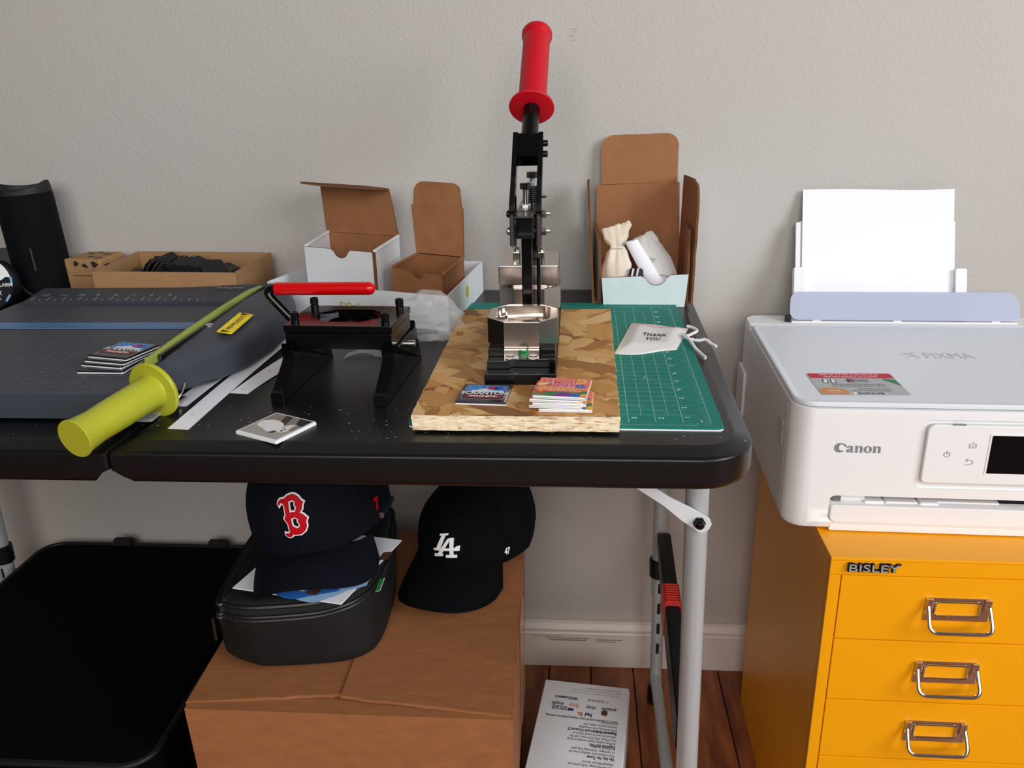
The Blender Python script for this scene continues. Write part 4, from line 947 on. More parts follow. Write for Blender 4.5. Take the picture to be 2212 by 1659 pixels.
bx0 = text_mesh('BISLEY', .0128, extrude=.0006, bold=-.0001, sx=1.5); bx0.transform(M3((.0176, -.0042, CH-.0145), (1, 0, 0), (0, 0, 1))); part('badge_lettering', bx0, colmat('#a9a6a2', .3), bg, smooth=False)
pitch = .0842
def drawer(zt_):
    z0, z1 = zt_-pitch+.0012, zt_
    d = part('drawer', box(NB(), .0136, CW-.0136, -.0004, .012, z0, z1, .0012), YELLOW, cb)
    cx, cz = CW/2+.0005, (z0+z1)/2-.006+.0005
    w2, h2 = .0345, .0145
    hd = part('card_holder', prism(NB(), [(cx+x, cz+.008+z) for x, z in rrect(-w2, w2, -h2, h2, .002, 3)], 0, .0016, .0005, M3((0, -.0004, 0), (1, 0, 0), (0, 0, 1))), CHROME, d)
    c1 = part('cut', prism(NB(), [(cx+x, cz+.009+z) for x, z in rrect(-.0235, .0235, -.0085, .0085, .004, 4)], -.004, .004, M=M3((0, -.0004, 0), (1, 0, 0), (0, 0, 1))), CHROME, d); apply_bool(hd, [c1])
    part('holder_rim', tube(NB(), [(cx+x, -.0024, cz+.009+z) for x, z in rrect(-.0240, .0240, -.009, .009, .004, 4)], .0011, 8, True), CHROME, hd)
    for s in (-1, 1): part('holder_ear', box(NB(), cx+s*.031-.0035, cx+s*.031+.0035, -.006, -.0015, cz+.010, cz+.0222, .001), CHROME, hd)
    pth = arcpath([(cx-.0325, -.005, cz+.014), (cx-.0335, -.021, cz-.010), (cx+.0335, -.021, cz-.010), (cx+.0325, -.005, cz+.014)], .010, 6)
    part('bail_pull', tube(NB(), pth, .0023, 12), CHROME, hd)
for k in range(5): drawer(.4938-pitch*k)

# ------------------------------------------------------------ printer
pn = thing('inkjet_printer', 'white Canon inkjet printer standing on the yellow cabinet', 'printer', (.1150, .158, CH+.0008), (0, 0, -.032))
PWd, PD, PH = .405, .372, .152
bm = NB(); base = rrect(0, PWd, 0, PD, [.02, .02, .026, .026], 7)
def pr_ring(ins, z, dx=0): return [(x, y, z) for x, y in offset(base, -ins)]
loft(bm, [pr_ring(.016, 0), pr_ring(.007, .0012), pr_ring(.002, .005), pr_ring(0, .012), pr_ring(0, .030), pr_ring(.0002, PH-.006), pr_ring(.0008, PH)])
bd = part('housing', bm, CANWH, pn)
c1 = part('cut', prism(NB(), rrect(.049, PWd+.05, .0125, .0465, [.001, .007, .007, .001], 5), -.075, .02, M=M3((0, 0, 0), (1, 0, 0), (0, 0, 1))), CANWH, pn)
c2 = part('cut', prism(NB(), rrect(.141, PWd+.05, .0575, .1415, [.001, .010, .008, .001], 6), -.004, .02, M=M3((0, 0, 0), (1, 0, 0), (0, 0, 1))), CANWH, pn)
apply_bool(bd, [c1, c2])
part('slot_lining', box(NB(), .046, PWd-.004, .020, .074, .0135, .0464, 0), DARKIN, pn, smooth=False)
bm = NB(); prism(bm, rrect(.0515, PWd-.003, .0125, .0345, [.002, .003, .007, .002], 5), -.016, .0008, .0012, M3((0, 0, 0), (1, 0, 0), (0, 0, 1))); ot = part('output_tray', bm, CANWH, pn)
for x0, x1, z0, z1, y in ((.064, .092, .034, .0415, .012), (.090, .112, .033, .0372, .006), (.1135, .150, .033, .0362, .008), (.151, .172, .033, .0368, .006), (.170, .24, .033, .0362, .012)): part('tray_rib', box(NB(), x0, x1, y, y+.02, z0, z1, .002), CANWH, ot)
bm = NB(); prism(bm, [(.055, .034), (.064, .034), (.064, .0445), (.0555, .0445)], 0, .01, M=M3((0, .019, 0), (1, 0, 0), (0, 0, 1))); part('inner_flap', bm, colmat('#6e6a66'), ot, smooth=False)
part('lower_lip', box(NB(), .052, PWd-.01, .0005, .02, .0005, .0105, .002), CANWH, pn)
# control panel
bm = NB(); prism(bm, rrect(.1435, PWd+.0, .067, .1375, [.003, .008, .006, .003], 6), -.002, .0045, .0018, M3((0, 0, 0), (1, 0, 0), (0, 0, 1)))
cp = part('control_panel', bm, CANWH, pn)
zf = -.0046
part('screen_bezel', prism(NB(), rrect(.2085, .300, .0795, .1285, .0015, 3), 0, .0006, .0002, M3((0, zf, 0), (1, 0, 0), (0, 0, 1))), WHITEP, cp)
part('touch_screen', prism(NB(), rrect(.2105, .298, .0815, .1265, .001, 3), 0, .0004, M=M3((0, zf-.0006, 0), (1, 0, 0), (0, 0, 1))), SCREEN, cp)
Mi = M3((0, zf-.0003, 0), (1, 0, 0), (0, 0, 1))
def icon(paths, r=.00028):
    bm = NB()
    for pth, cl in paths: tube(bm, [Mi @ Vector((x, y, 0)) for x, y in pth], r, 6, cl)
    part('button_icon', bm, CANGR, cp)
icon([([(.1665+.0031*math.cos(a), .1030+.0031*math.sin(a)) for a in [PI*.66+i*PI*1.68/16 for i in range(17)]], False), ([(.1665, .1030), (.1665, .1070)], False)])
icon([([(.1885, .1115), (.1885, .1155), (.1920, .1178), (.1955, .1155), (.1955, .1115)], True), ([(.1905, .1130), (.1935, .1130)], False), ([(.1905, .1145), (.1935, .1145)], False)])
icon([(crspline([(.1870, .0912, 0), (.1915, .0912, 0), (.1945, .0930, 0), (.1940, .0958, 0), (.1900, .0966, 0), (.1872, .0966, 0)], 4) and [(p.x, p.y) for p in crspline([(.1870, .0912, 0), (.1915, .0912, 0), (.1945, .0930, 0), (.1940, .0958, 0), (.1900, .0966, 0), (.1872, .0966, 0)], 4)], False), ([(.1895, .0985), (.1872, .0966), (.1895, .0950)], False)])
part('panel_latch', box(NB(), .168, .182, -.0048, -.0035, .1372, .1395, .0006, 1), CANGR, cp)
# Canon lettering: wedge-serif letters built from outlines
def ell(cx, cy, a, b, n=24, st=0, en=2*PI): return [(cx+a*math.cos(st+(en-st)*i/n), cy+b*math.sin(st+(en-st)*i/n)) for i in range(n if abs(en-st-2*PI) < 1e-6 else n+1)]
CL = []
CL.append(([[(.0, 5)]+[]], []) if 0 else ([ell(4.6, 4.6, 4.6, 4.9)], [ell(6.0, 4.4, 2.9, 3.6)]))
def glyph(outs, holes, dx, mm=CANGR, nm='lettering'):
    k = .00118
    me = shape2d([[((x+dx)*k, y*k) for x, y in o] for o in outs], [[((x+dx)*k, y*k) for x, y in h] for h in holes]); me.transform(M3((.0475, -.0002, .1005), (1, 0, 0), (0, 0, 1))); return part(nm, me, mm, pn, smooth=False)
Cg = [(9.3, 2.2), (8.6, 1.0), (6.8, -.1), (4.6, -.3), (2.0, .6), (.3, 2.6), (.0, 5.0), (.8, 7.3), (2.8, 9.1), (5.4, 9.6), (8.2, 9.2), (10.2, 8.2), (11.4, 6.8), (10.8, 5.6), (9.4, 6.3), (8.0, 7.9), (6.2, 8.3), (4.8, 7.0), (4.4, 4.6), (5.0, 2.6), (6.4, 1.8), (8.2, 1.9)]
glyph([Cg], [], 0)
ag = [(.2, 5.0), (.9, 6.4), (2.8, 7.0), (5.0, 6.7), (6.0, 5.6), (6.1, 1.6), (6.9, .6), (6.6, 0), (4.4, 0), (3.9, .8), (2.6, -.2), (1.0, .0), (.1, 1.2), (.5, 2.8), (2.2, 3.7), (3.7, 3.9), (3.6, 5.6), (2.6, 6.0), (2.2, 4.9), (1.2, 4.4)]
glyph([ag], [[(3.7, 3.1), (2.9, 2.5), (2.6, 1.4), (3.2, .9), (3.7, 1.4)]], 11.3)
ng_ = [(.0, 6.4), (.3, 7.0), (2.6, 7.0), (3.0, 6.2), (4.8, 7.1), (6.6, 6.7), (7.3, 5.4), (7.3, .7), (7.9, 0), (4.5, 0), (5.0, .7), (5.0, 5.2), (4.2, 5.8), (3.1, 5.4), (3.1, .7), (3.6, 0), (.1, 0), (.7, .7), (.7, 6.0)]
glyph([ng_], [], 18.8)
glyph([ell(3.7, 3.4, 3.8, 3.7)], [[(x, y) for x, y in [(3.7+1.25*math.cos(a)-.55*math.sin(a)*.9, 3.4+2.9*math.sin(a)*.95+.5*math.cos(a)) for a in [i*PI/10 for i in range(20)]]]], 27.2)
glyph([ng_], [], 35.2)
# scanner lid
bm = NB(); lid = rrect(.0025, PWd-.0025, .004, PD-.052, [.012, .012, .024, .024], 7)
loft(bm, [[(x, y, z) for x, y in offset(lid, -d)] for d, z in ((.002, PH+.0005), (0, PH+.0015), (0, PH+.0045), (.0012, PH+.0062), (.004, PH+.0066), (.0065, PH+.0058), (.010, PH+.0052))])
ld = part('scanner_lid', bm, LIDWH, pn)
bm = NB(); prism(bm, rrect(.001, PWd-.001, PD-.050, PD-.001, [.02, .02, .004, .004], 6), PH, PH+.006, .002); rr_ = part('rear_deck', bm, CANWH, pn)
ML = Matrix.Translation((0, 0, PH+.0054))
text('lettering', 'PIXMA', .0335, ML @ Matrix.Translation((.196, .170, 0)), PIXGR, ld, bold=0, sx=.62)
bm = NB()
for poly in ([(.170, .196), (.181, .190), (.190, .196), (.184, .186)], [(.172, .170), (.184, .186), (.190, .170), (.182, .178)], [(.170, .1835), (.181, .1845), (.176, .187), (.169, .187)]): flat(bm, poly, 0, ML)
part('cross_mark', bm, PIXGR, ld, smooth=False)
# sticker on the lid
MS = ML @ Matrix.Translation((.036, .030, 0)) @ Matrix.Rotation(.03, 4, 'Z')
part('promo_sticker', prism(NB(), rrect(0, .0985, 0, .0735, .003, 3), 0, .0003, M=MS), colmat('#b4b4b6', .6), ld, smooth=False)
sk = COL.objects['promo_sticker']
def sfill(poly, c, dz): bm = NB(); flat(bm, poly, dz, MS); part('sticker_print', bm, colmat(c, .6), sk, smooth=False)
sfill([(0.0015, .0565), (.0985, .0565), (.0985, .071), (.096, .0735), (.003, .0735), (.0015, .071)], '#c01634', .0005)
sfill([(.0915, .040), (.098, .030), (.098, .050), (.086, .0555), (.083, .052)], '#2f7d4d', .0005)
sfill([(.002, .001), (.030, .001), (.034, .012), (.028, .020), (.008, .024), (.001, .016)], '#d08a55', .0005)
sfill([(.036, .0005), (.072, .0005), (.072, .0085), (.036, .0085)], '#e9e9ea', .0005)
for dx in (.012, .021):
    q = [(dx, .040), (dx+.006, .038), (dx+.008, .052), (dx+.002, .054)]; sfill(q, '#3a4250', .0005); sfill(offset(q, -.0011), '#e2e8ee', .0006)
sfill([(.041, .042), (.049, .042), (.049, .053), (.041, .053)], '#2b2f45', .0005); sfill([(.0435, .043), (.048, .043), (.046, .050)], '#e8702f', .0006)
bm = NB(); x = .041
for k in range(20):
    wv = random.choice((.0005, .0008, .0012)); flat(bm, [(x, .001), (x+wv, .001), (x+wv, .0075), (x, .0075)], .0007, MS); x += wv+random.choice((.0005, .0008))
part('barcode_print', bm, INK, sk, smooth=False)
for s_, x, y, sz, c, al, sx in (('SAVE UP TO 70% on the cost of ink.', .049, .0658, .0075, '#f4e9ea', 'CENTER', .62), ('With plans starting as low as $3.99!', .049, .0583, .0070, '#f4e9ea', 'CENTER', .62), ('PIXMA', .0505, .0455, .0085, '#22242c', 'LEFT', .62), ('PRINT PLAN', .0505, .0415, .0035, '#22242c', 'LEFT', .8), ('Hassle free delivery! Ink is delivered right to', .050, .0325, .0062, '#3a3c42', 'CENTER', .55), ('your door automatically when you run low.', .050, .0265, .0062, '#3a3c42', 'CENTER', .55), ('Scan to learn more or visit', .0815, .0175, .0060, '#3a3c42', 'RIGHT', .55), ('usa.canon.com/printerdescription', .0815, .0115, .0060, '#2a3c62', 'RIGHT', .55), ('PIXMA', .0095, .0095, .0075, '#f4efe8', 'LEFT', .66), ('PRINT PLAN', .0095, .0055, .0032, '#f4efe8', 'LEFT', .8)):
    text('lettering', s_, sz, MS @ Matrix.Translation((x, y, .0008)), colmat(c), sk, align=al, sx=sx)
# rear paper feed
Mc = M3((.060, PD-.036, PH+.0065), (1, 0, 0), (0, .22, 1))
part('feed_cover', prism(NB(), rrect(0, .318, .002, .043, [.022, .012, .012, .006], 6), 0, .0016, .0004, Mc), FROST, pn)
part('feed_hinge', box(NB(), -.005, .003, PD-.040, PD-.032, PH+.006, PH+.0155, .001, M=Matrix.Translation((.0585, 0, 0))), BLACKP, pn)
for x in (.092, .205, .34): part('hinge_tab', box(NB(), x, x+.012, PD-.040, PD-.034, PH+.006, PH+.009, .001), CANWH, pn)
part('feed_rail', box(NB(), .062, .375, PD-.042, PD-.036, PH+.0055, PH+.0078, .001), CANWH, pn)
Mg = M3((.0, PD-.022, PH+.004), (1, 0, 0), (0, .36, 1))
part('paper_support', prism(NB(), rrect(.072, .296, 0, .148, [.008, .008, .001, .001], 4), -.006, -.003, .0008, Mg), CANWH, pn)
for x0, x1, h in ((.0665, .082, .078), (.293, .309, .076)): part('paper_guide', prism(NB(), rrect(x0, x1, 0, h, [.003, .003, .001, .001], 3), -.003, .010, .0012, Mg), CANWH, pn)
for x0, x1 in ((.0700, .0765), (.2875, .2945)): part('guide_extension', prism(NB(), rrect(x0, x1, .05, .145, .001, 2), -.0028, .002, .0005, Mg), CANWH, pn)
# left side seam line, catch and rear foot
bm = NB(); tube(bm, [(-.0001, .03, .112), (-.0001, .10, .112), (-.0001, .13, .118), (-.0001, PD-.03, .122)], .0006, 6); tube(bm, [(-.0001, .0285, .013), (-.0001, .0285, .148)], .0005, 6); part('side_seam', bm, colmat('#b5b3b0'), pn)
part('side_catch', prism(NB(), rrect(.045, .072, .085, .118, .006, 4), -.0006, .0008, .0004, M3((0, 0, 0), (0, 1, 0), (0, 0, 1))), colmat('#d5d3d0'), pn)
part('rear_foot', prism(NB(), rrect(PD-.060, PD-.004, .012, .085, .004, 3), -.012, .004, .002, M3((0, 0, 0), (0, 1, 0), (0, 0, 1)).to_4x4() @ Matrix.Diagonal((1, 1, -1, 1))), CANWH, pn)
# the sheet standing in the feed
sh = thing('paper_sheet', 'sheet of plain white paper standing in the rear feed of the printer', 'paper', (.115, .158, CH), (0, 0, -.032))
bm = NB(); rings = []; n = 10
Ms = M3((.0, PD-.0215, PH+.006), (1, 0, 0), (0, .36, 1))
for k in range(n+1):
    v = .004+.1875*k/n; rings.append([Ms @ Vector((x, v+(.0012*math.sin(i*.5) if k == n else 0), .002-.0035*(k/n)**2*math.sin(i/12*PI)+q)) for q in (0, .0006) for i, x in (((i, .0790+.2135*i/12) for i in range(13)) if q == 0 else ((i, .0790+.2135*i/12) for i in range(12, -1, -1)))])
loft(bm, rings); part('sheet', bm, PAPER, sh, angle=60)

# ------------------------------------------------------------ under the table
bx = thing('cardboard_box', 'large taped brown cardboard box under the table', 'box')
BZ = .338; Q = [Vector((-.580, .036)), Vector((-.195, .036)), Vector((-.206, .447)), Vector((-.590, .447))]
bm = NB(); n = 12
def wob(i, j): return .004*math.sin(i*.9+j)*math.sin(j/8*PI)
rings = []
for j in range(9):
    f = 1+.010*math.sin(j/8*PI)*(1 if j else 0)
    ring = []
    c = sum(Q, Vector((0, 0)))/4
    for k in range(4):
        a, b = Q[k], Q[(k+1) % 4]
        for i in range(n): p = a.lerp(b, i/n); s = 1+(.008*math.sin(i/n*PI)*math.sin(j/8*PI)); p = c+(p-c)*s*(.965+.035*(j/8)); ring.append((p.x, p.y, .001+(BZ-.004)*j/8))
    rings.append(ring)
loft(bm, rings, True, True); part('carton', bm, BIGBOX, bx, angle=50)
t = .004
A, B = Vector((-.582, .046, BZ-.002)), Vector((-.400, .062, BZ+.004)); Cc, D = Vector((-.404, .44, BZ+.003)), Vector((-.590, .445, BZ-.001))
def flap(nm, pts, seed):
    rr = random.Random(seed); bm = NB(); top = []
    for k in range(4):
        a, b = pts[k], pts[(k+1) % 4]; m_ = 14
        for i in range(m_): p = a.lerp(b, i/m_); j = rr.uniform(-.0009, .0009) if k == 0 else 0; top.append(Vector((p.x, p.y+j, p.z)))
    loft(bm, [[p-Vector((0, 0, t)) for p in top], top]); return part(nm, bm, BIGBOX, bx, smooth=False)
flap('top_flap', [A, B, Cc, D], 1)
flap('top_flap', [Vector((-.3985, .055, BZ+.0065)), Vector((-.1975, .040, BZ+.0005)), Vector((-.207, .445, BZ)), Vector((-.4025, .44, BZ+.005))], 2)
bm = NB(); loft(bm, [[(x, y, z) for y, z in ((.215, BZ-.001), (.275, BZ-.001), (.275, BZ-.16), (.215, BZ-.17))] for x in (-.1985, -.1978)]); part('packing_tape', bm, TAPE, bx, smooth=False)

cs = thing('black_case', 'large flat black fabric case on the floor at the left', 'case', (-.860, .29, 0))
bm = NB(); cp_ = rrect(-.226, .226, -.262, .262, .045, 8)
loft(bm, [[(x, y, z) for x, y in offset(cp_, -d)] for d, z in ((.012, .0), (.003, .006), (0, .02), (0, .215), (.004, .232), (.014, .246), (.022, .250))]); part('case_body', bm, CASE, cs)
part('top_piping', tube(NB(), [(x, y, .244) for x, y in offset(cp_, -.008)], .0045, 8, True), mat('case_piping', '#101011', .5), cs)
part('bottom_piping', tube(NB(), [(x, y, .03) for x, y in offset(cp_, .001)], .004, 8, True), MATS['case_piping'], cs)
for x in (-.072, .103): part('strap_loop', box(NB(), x-.016, x+.016, .240, .2535, .243, .262, .003), BLKNY, cs)

lbx = thing('label_printer_box', 'white printed label-printer box on the floor by the table leg', 'box', (-.173, .396, 0), (0, 0, -.118))
bw, bdp, bh = .135, .26, .1
bm = NB(); box(bm, 0, bw, -bdp, 0, 0, bh, .0012, 1); part('carton', bm, WHITEC, lbx)
part('side_edge', box(NB(), bw-.0002, bw+.0012, -bdp+.001, -.004, .002, bh-.003, .0004, 1), WHITEC, lbx)
def btext(s, x, y, sz, c='#3a3238', bold=0, sx=.78, lines=1.0, al='LEFT'): 
    text('lettering', s, sz, Matrix.Translation((bw-x, -y, bh+.0003)) @ Matrix.Rotation(PI, 4, 'Z'), colmat(c), lbx, bold=bold, sx=sx, lines=lines, align=al)
btext('logos, and brands does not imply endorsement.', .012, .0105, .0045, '#8a8388', sx=.66)
btext('product and service names are for identification purposes only. Use of these names,', .012, .0165, .0036, '#8a8388', sx=.62)
btext('All product names, logos, and brands are property of their respective owners. All company,', .012, .0225, .0036, '#8a8388', sx=.60)
btext('P  POSHMARK', .030, .035, .0085, '#8c3a4a', sx=.62); btext('WOO', .078, .035, .0085, '#4a3566', .0004, .6); btext('COMMERCE', .091, .035, .0068, '#2e2a3a', .0002, .62)
btext('amazon', .016, .051, .0105, '#2b2730', .0002, .72); btext('ebay', .048, .051, .0120, '#6a4a8a', .0002, .68); btext('Etsy', .075, .050, .0120, '#d65a4a', 0, .72); btext('shopify', .098, .050, .0098, '#2d3b2a', .0002, .68)
bm = NB(); flat(bm, [(bw-.034+x, -.0645+y) for x, y in ((-.005, 0), (-.0045, .006), (0, .0085), (.0045, .006), (.005, 0), (.0045, -.003), (-.0045, -.003))], bh+.0003); part('shield_print', bm, colmat('#5d3418'), lbx, smooth=False)
btext('ups', .0305, .0670, .0058, '#e0a040', .0002, .7)
btext('Fed', .052, .0670, .0110, '#3b2a66', .0004, .7); btext('Ex', .0665, .0670, .0110, '#d1543f', .0004, .7)
btext('UNITED STATES\nPOSTAL SERVICE', .092, .0625, .0046, '#2b3355', .0002, .7); bm = NB(); flat(bm, [(bw-.082, -.060), (bw-.090, -.060), (bw-.091, -.0665), (bw-.081, -.0655)], bh+.0003); part('eagle_print', bm, colmat('#2f3d77'), lbx, smooth=False)
btext('Rollo is compatible with all major shipping platforms, including:', .012, .0785, .0062, '#2c262c', .0001, .70)
btext('Supports Android and ChromeOS', .012, .0985+.003, .0085, '#37265a', .0002, .62)
btext('Print wirelessly from compatible\nAndroid phones, tablets, and\nChromebooks.', .012, .0955, .0070, sx=.62, lines=.95)
btext('Supports AirPrint', .012, .1290, .0085, '#37265a', .0002, .62)
btext('AirPrint enables instant wireless printing\nfrom iPhone, iPad, iPod touch, and Mac\nwithout the need to install drivers or\ndownload software.', .012, .1225, .0070, sx=.62, lines=.95)
btext('No Ink, No Toner', .012, .1525, .0085, '#37265a', .0002, .62)
btext('Print without ever needing to buy ink\nor cartridges. Technology long used\nby shipping couriers.', .012, .1465, .0070, sx=.62, lines=.95)
btext('Fast thermal design. Rollo prints one\nshipping label per second.', .012, .1700, .0070, sx=.62, lines=.95)

# soft black bag
bg = thing('lunch_bag', 'black zipped fabric bag on the cardboard box under the navy cap', 'bag', (0, 0, BZ+.0085))
lowp = [(-.566, .128), (-.548, .112), (-.520, .100), (-.497, .096), (-.44, .103), (-.405, .111), (-.383, .125), (-.372, .150), (-.370, .20), (-.376, .27), (-.388, .315), (-.42, .335), (-.48, .335), (-.55, .33), (-.575, .30), (-.580, .22), (-.574, .16)]
upp = [(-.548, .090), (-.540, .088), (-.528, .084), (-.500, .082), (-.44, .092), (-.410, .104), (-.388, .122), (-.374, .150), (-.368, .20), (-.372, .27), (-.384, .312), (-.42, .330), (-.48, .330), (-.53, .325), (-.552, .30), (-.558, .22), (-.554, .13)]
def bag_ring(t_, z, ins=0):
    pts = [(a[0]*(1-t_)+b[0]*t_, a[1]*(1-t_)+b[1]*t_) for a, b in zip(lowp, upp)]
    c = Vector((-.465, .21)); out = []
    for p in crspline([(x, y, 0) for x, y in pts], 5, True): q = Vector(p[:2]); q = c+(q-c)*(1-ins); out.append((q.x, q.y, z+.012*max(0, (q.y-.1)/.23)*t_))
    return out
bm = NB(); loft(bm, [bag_ring(0, 0, .05), bag_ring(.0, .004, .005), bag_ring(.2, .018), bag_ring(.6, .050), bag_ring(1, .074), bag_ring(1, .084, .010), bag_ring(1, .094, .02), bag_ring(1, .100, .05), bag_ring(1, .103, .14), bag_ring(1, .104, .5)]); part('bag_body', bm, BLKNY, bg, angle=60)
for z, ins, r in ((.079, -.004, .0022), (.0835, .003, .0022), (.096, .016, .003)): part('zip_cord' if r < .003 else 'top_piping', tube(NB(), bag_ring(1, z, ins), r, 7, True), mat('zip_%g' % z, '#17171a', .4), bg)
ring = bag_ring(1, .0812, -.008); bm = NB()
for k in range(len(ring)):
    a, b = Vector(ring[k]), Vector(ring[(k+1) % len(ring)]); m_ = max(1, int((b-a).length/.0022))
    for i in range(m_):
        p = a.lerp(b, i/m_)
        if p.y < .26: box(bm, p.x-.0006, p.x+.0006, p.y-.0012, p.y+.0012, p.z-.0016, p.z+.0016)
o = part('zip_teeth', bm, colmat('#2a2a2c', .35), bg, smooth=False); o['kind'] = 'stuff'
part('zip_pull', box(NB(), -.5535, -.5495, .0810, .0840, .050, .082, .001), STEELD, bg)
part('side_tag', panel('x', [(0, 0), (.016, 0), (.016, .009), (0, .009)], M3((-.3665, .158, .084), (.25, 1, .2), (.6, -.2, .7)), .0006, (WHITEP, WHITEP, WHITEP), bg).data, WHITEP, bg, smooth=False) if 0 else None
panel('side_tag', [(0, 0), (.020, 0), (.020, .008), (0, .008)], M3((-.370, .140, .084), (.10, 1, .30), (.8, 0, .5)), .0006, (WHITEP, colmat('#3aa04a'), WHITEP), bg)

# art print lying on the bag
apz = BZ+.0085+.1125
ap = thing('art_print', 'white art print with a blue painted scene under the navy cap', 'art print', (-.4535, .150, apz), (.035, -.01, .0))
c_ = [(-.077, -.049), (.0615, -.0765), (.105, .058), (-.035, .085)]
bm = NB(); prism(bm, c_, 0, .0016); part('sheet', bm, PAPER, ap, smooth=False)
def afill(nm, pts, c, dz): bm = NB(); flat(bm, [(x+.006, y-.019) for x, y in pts], .0016+dz, None); part(nm, bm, colmat(c, .5), ap, smooth=False)
wob_ = lambda cx, cy, a, b, s_: [(cx+a*(1+.16*math.sin(3*q+s_)+.1*math.sin(7*q+s_))*math.cos(q), cy+b*(1+.16*math.sin(4*q+s_))*math.sin(q)) for q in [i*PI/18 for i in range(36)]]
afill('wash_print', wob_(.016, -.022, .050, .030, 1), '#9cc3ea', .0001); afill('wash_print', wob_(.000, -.030, .038, .018, 2), '#2e6fc4', .0002); afill('wash_print', wob_(.052, .000, .026, .024, 4), '#bcdcf2', .00015)
afill('roof_print', [(-.022, -.020), (.024, -.026), (.030, -.012), (-.016, -.006)], '#4a2c22', .0003); afill('roof_print', [(.008, -.040), (.022, -.043), (.030, -.018), (.016, -.014)], '#54332a', .00035); afill('house_print', [(-.016, -.026), (.004, -.037), (.018, -.020), (.010, -.006), (-.008, -.004)], '#d8ceb8', .0004)
afill('window_print', [(-.002, -.026), (.002, -.028), (.004, -.018), (.000, -.016)], '#3a2a26', .0005); afill('blossom_print', wob_(-.038, -.030, .010, .008, 3), '#b98ab0', .0003); afill('frame_print', [(.078, .030), (.090, .032), (.094, .050), (.082, .048)], '#5a3a34', .0003)

# ------------------------------------------------------------ caps
def make_cap(label, loc, rot, m, A=.082, Bq=.094, Hc=.118, vis=.072, vhalf=1.12, droop=.020, back_lift=0.0, tiltfront=0, squash=0):
    c = thing('baseball_cap', label, 'cap', loc, rot)
    def sc(t): return max(0, 1-t**2.7)**(1/2.1)
    def surf(a, t):
        s = sc(t); x = A*s*math.cos(a); y = Bq*s*math.sin(a); z = Hc*t
        fr = max(0, -math.sin(a)); y -= .006*fr*(1-t)*t*4
        if y > 0: z += back_lift*(y/Bq)*(1-t); y *= 1+.14*(1-t)
        if squash: x *= 1-squash*max(0, y/Bq)*(1-.4*t)
        return Vector((x, y, z))
    n, mlev = 54, 18
    bm = NB(); rings = [[surf(2*PI*i/n, 1-(1-j/mlev)**1.35 if j < mlev else .9995) for i in range(n)] for j in range(mlev+1)]
    inner = [[p*.975+Vector((0, 0, -.0005)) for p in r] for r in rings]
    loft(bm, list(reversed(inner))[4:]+rings, True, True); part('crown', bm, m, c, angle=60)
    # panel seams
    for k in range(6):
        a = -PI/2+k*PI/3
        part('seam', tube(NB(), [surf(a, 1-(1-j/14)**1.35 if j < 14 else .995)*1.003 for j in range(15)], .0009, 6), m, c)
    part('top_button', lathe(NB(), [(.007, 0), (.0075, .002), (.005, .0045), (.001, .0052)], Matrix.Translation((0, 0, Hc*.995)), 16), m, c)
    for a in (-PI/2-.62, -PI/2+.62):
        p = surf(a, .68); nn = (p-Vector((0, 0, Hc*.3))).normalized(); q = nn.to_track_quat('Z', 'Y').to_matrix()
        part('eyelet', tube(NB(), [p+q @ Vector((.0032*math.cos(b), .0032*math.sin(b), .0006)) for b in [i*PI/6 for i in range(12)]], .0009, 5, True), m, c)
    # visor: thick curved brim
    N, Kk = 36, 12
    def vp(u, v, dz):
        a = -PI/2+vhalf*u; e = surf(a, .012); ext = vis*(1-abs(u)**3.6)**.55 if abs(u) < 1 else 0
        d = Vector((math.cos(a)*.22, math.sin(a), 0)).normalized()
        x = e.x+d.x*ext*v*.75; y = e.y+d.y*ext*v
        z = .004-tiltfront*v-droop*(x/A)**2*(.35+.65*v)+dz+.0035*math.sin(v*PI)
        return Vector((x, y, z))
    bm = NB(); rr2 = []
    for j in range(Kk+1): rr2.append([vp(-1+2*i/N, j/Kk, .0016) for i in range(N+1)]+[vp(1-2*i/N, j/Kk, -.0016) for i in range(N+1)])
    loft(bm, rr2, True, True); vz = part('visor', bm, m, c, angle=50)
    for v in (.25, .37, .49, .61, .73): part('stitch_row', tube(NB(), [vp(-.72+1.44*i/24, v, .0018) for i in range(25)], .00045, 5), m, vz)
    band = NB(); loft(band, [[surf(2*PI*i/n, t_)*f for i in range(n)] for t_, f in ((.0, 1.004), (.03, 1.006), (.09, 1.004))], False, False)
    return c, surf, A, Bq, Hc, sc
def project(me, capd, off, lift=1.0, thick=.0012):
    c, surf, A, Bq, Hc, sc = capd
    b1 = NB(); b1.from_mesh(me); bmesh.ops.triangulate(b1, faces=b1.faces)
    for _ in range(5):
        es = [e for e in b1.edges if e.calc_length() > .005]
        if not es: break
        bmesh.ops.subdivide_edges(b1, edges=es, cuts=1); bmesh.ops.triangulate(b1, faces=[f for f in b1.faces if len(f.verts) > 3])
    def mp_(x, z, e):
        t_ = min(.96, max(0, z/Hc)); s = sc(t_); q = max(0, 1-(x/(A*s))**2)**.5
        y = -Bq*s*q; y -= .006*q*(1-t_)*t_*4; p = Vector((x, y, z)); nn = Vector((x/A**2, y/Bq**2, .25*z/Hc**2)).normalized(); return p+nn*e
    r = bmesh.ops.extrude_face_region(b1, geom=b1.faces[:]); tv = {v for v in r['geom'] if isinstance(v, bmesh.types.BMVert)}
    for v in b1.verts: v.co = mp_(v.co.x, v.co.y, off+(thick if v in tv else 0))
    me2 = bpy.data.meshes.new('m'); bmesh.ops.recalc_face_normals(b1, faces=b1.faces); b1.to_mesh(me2); b1.free(); return me2
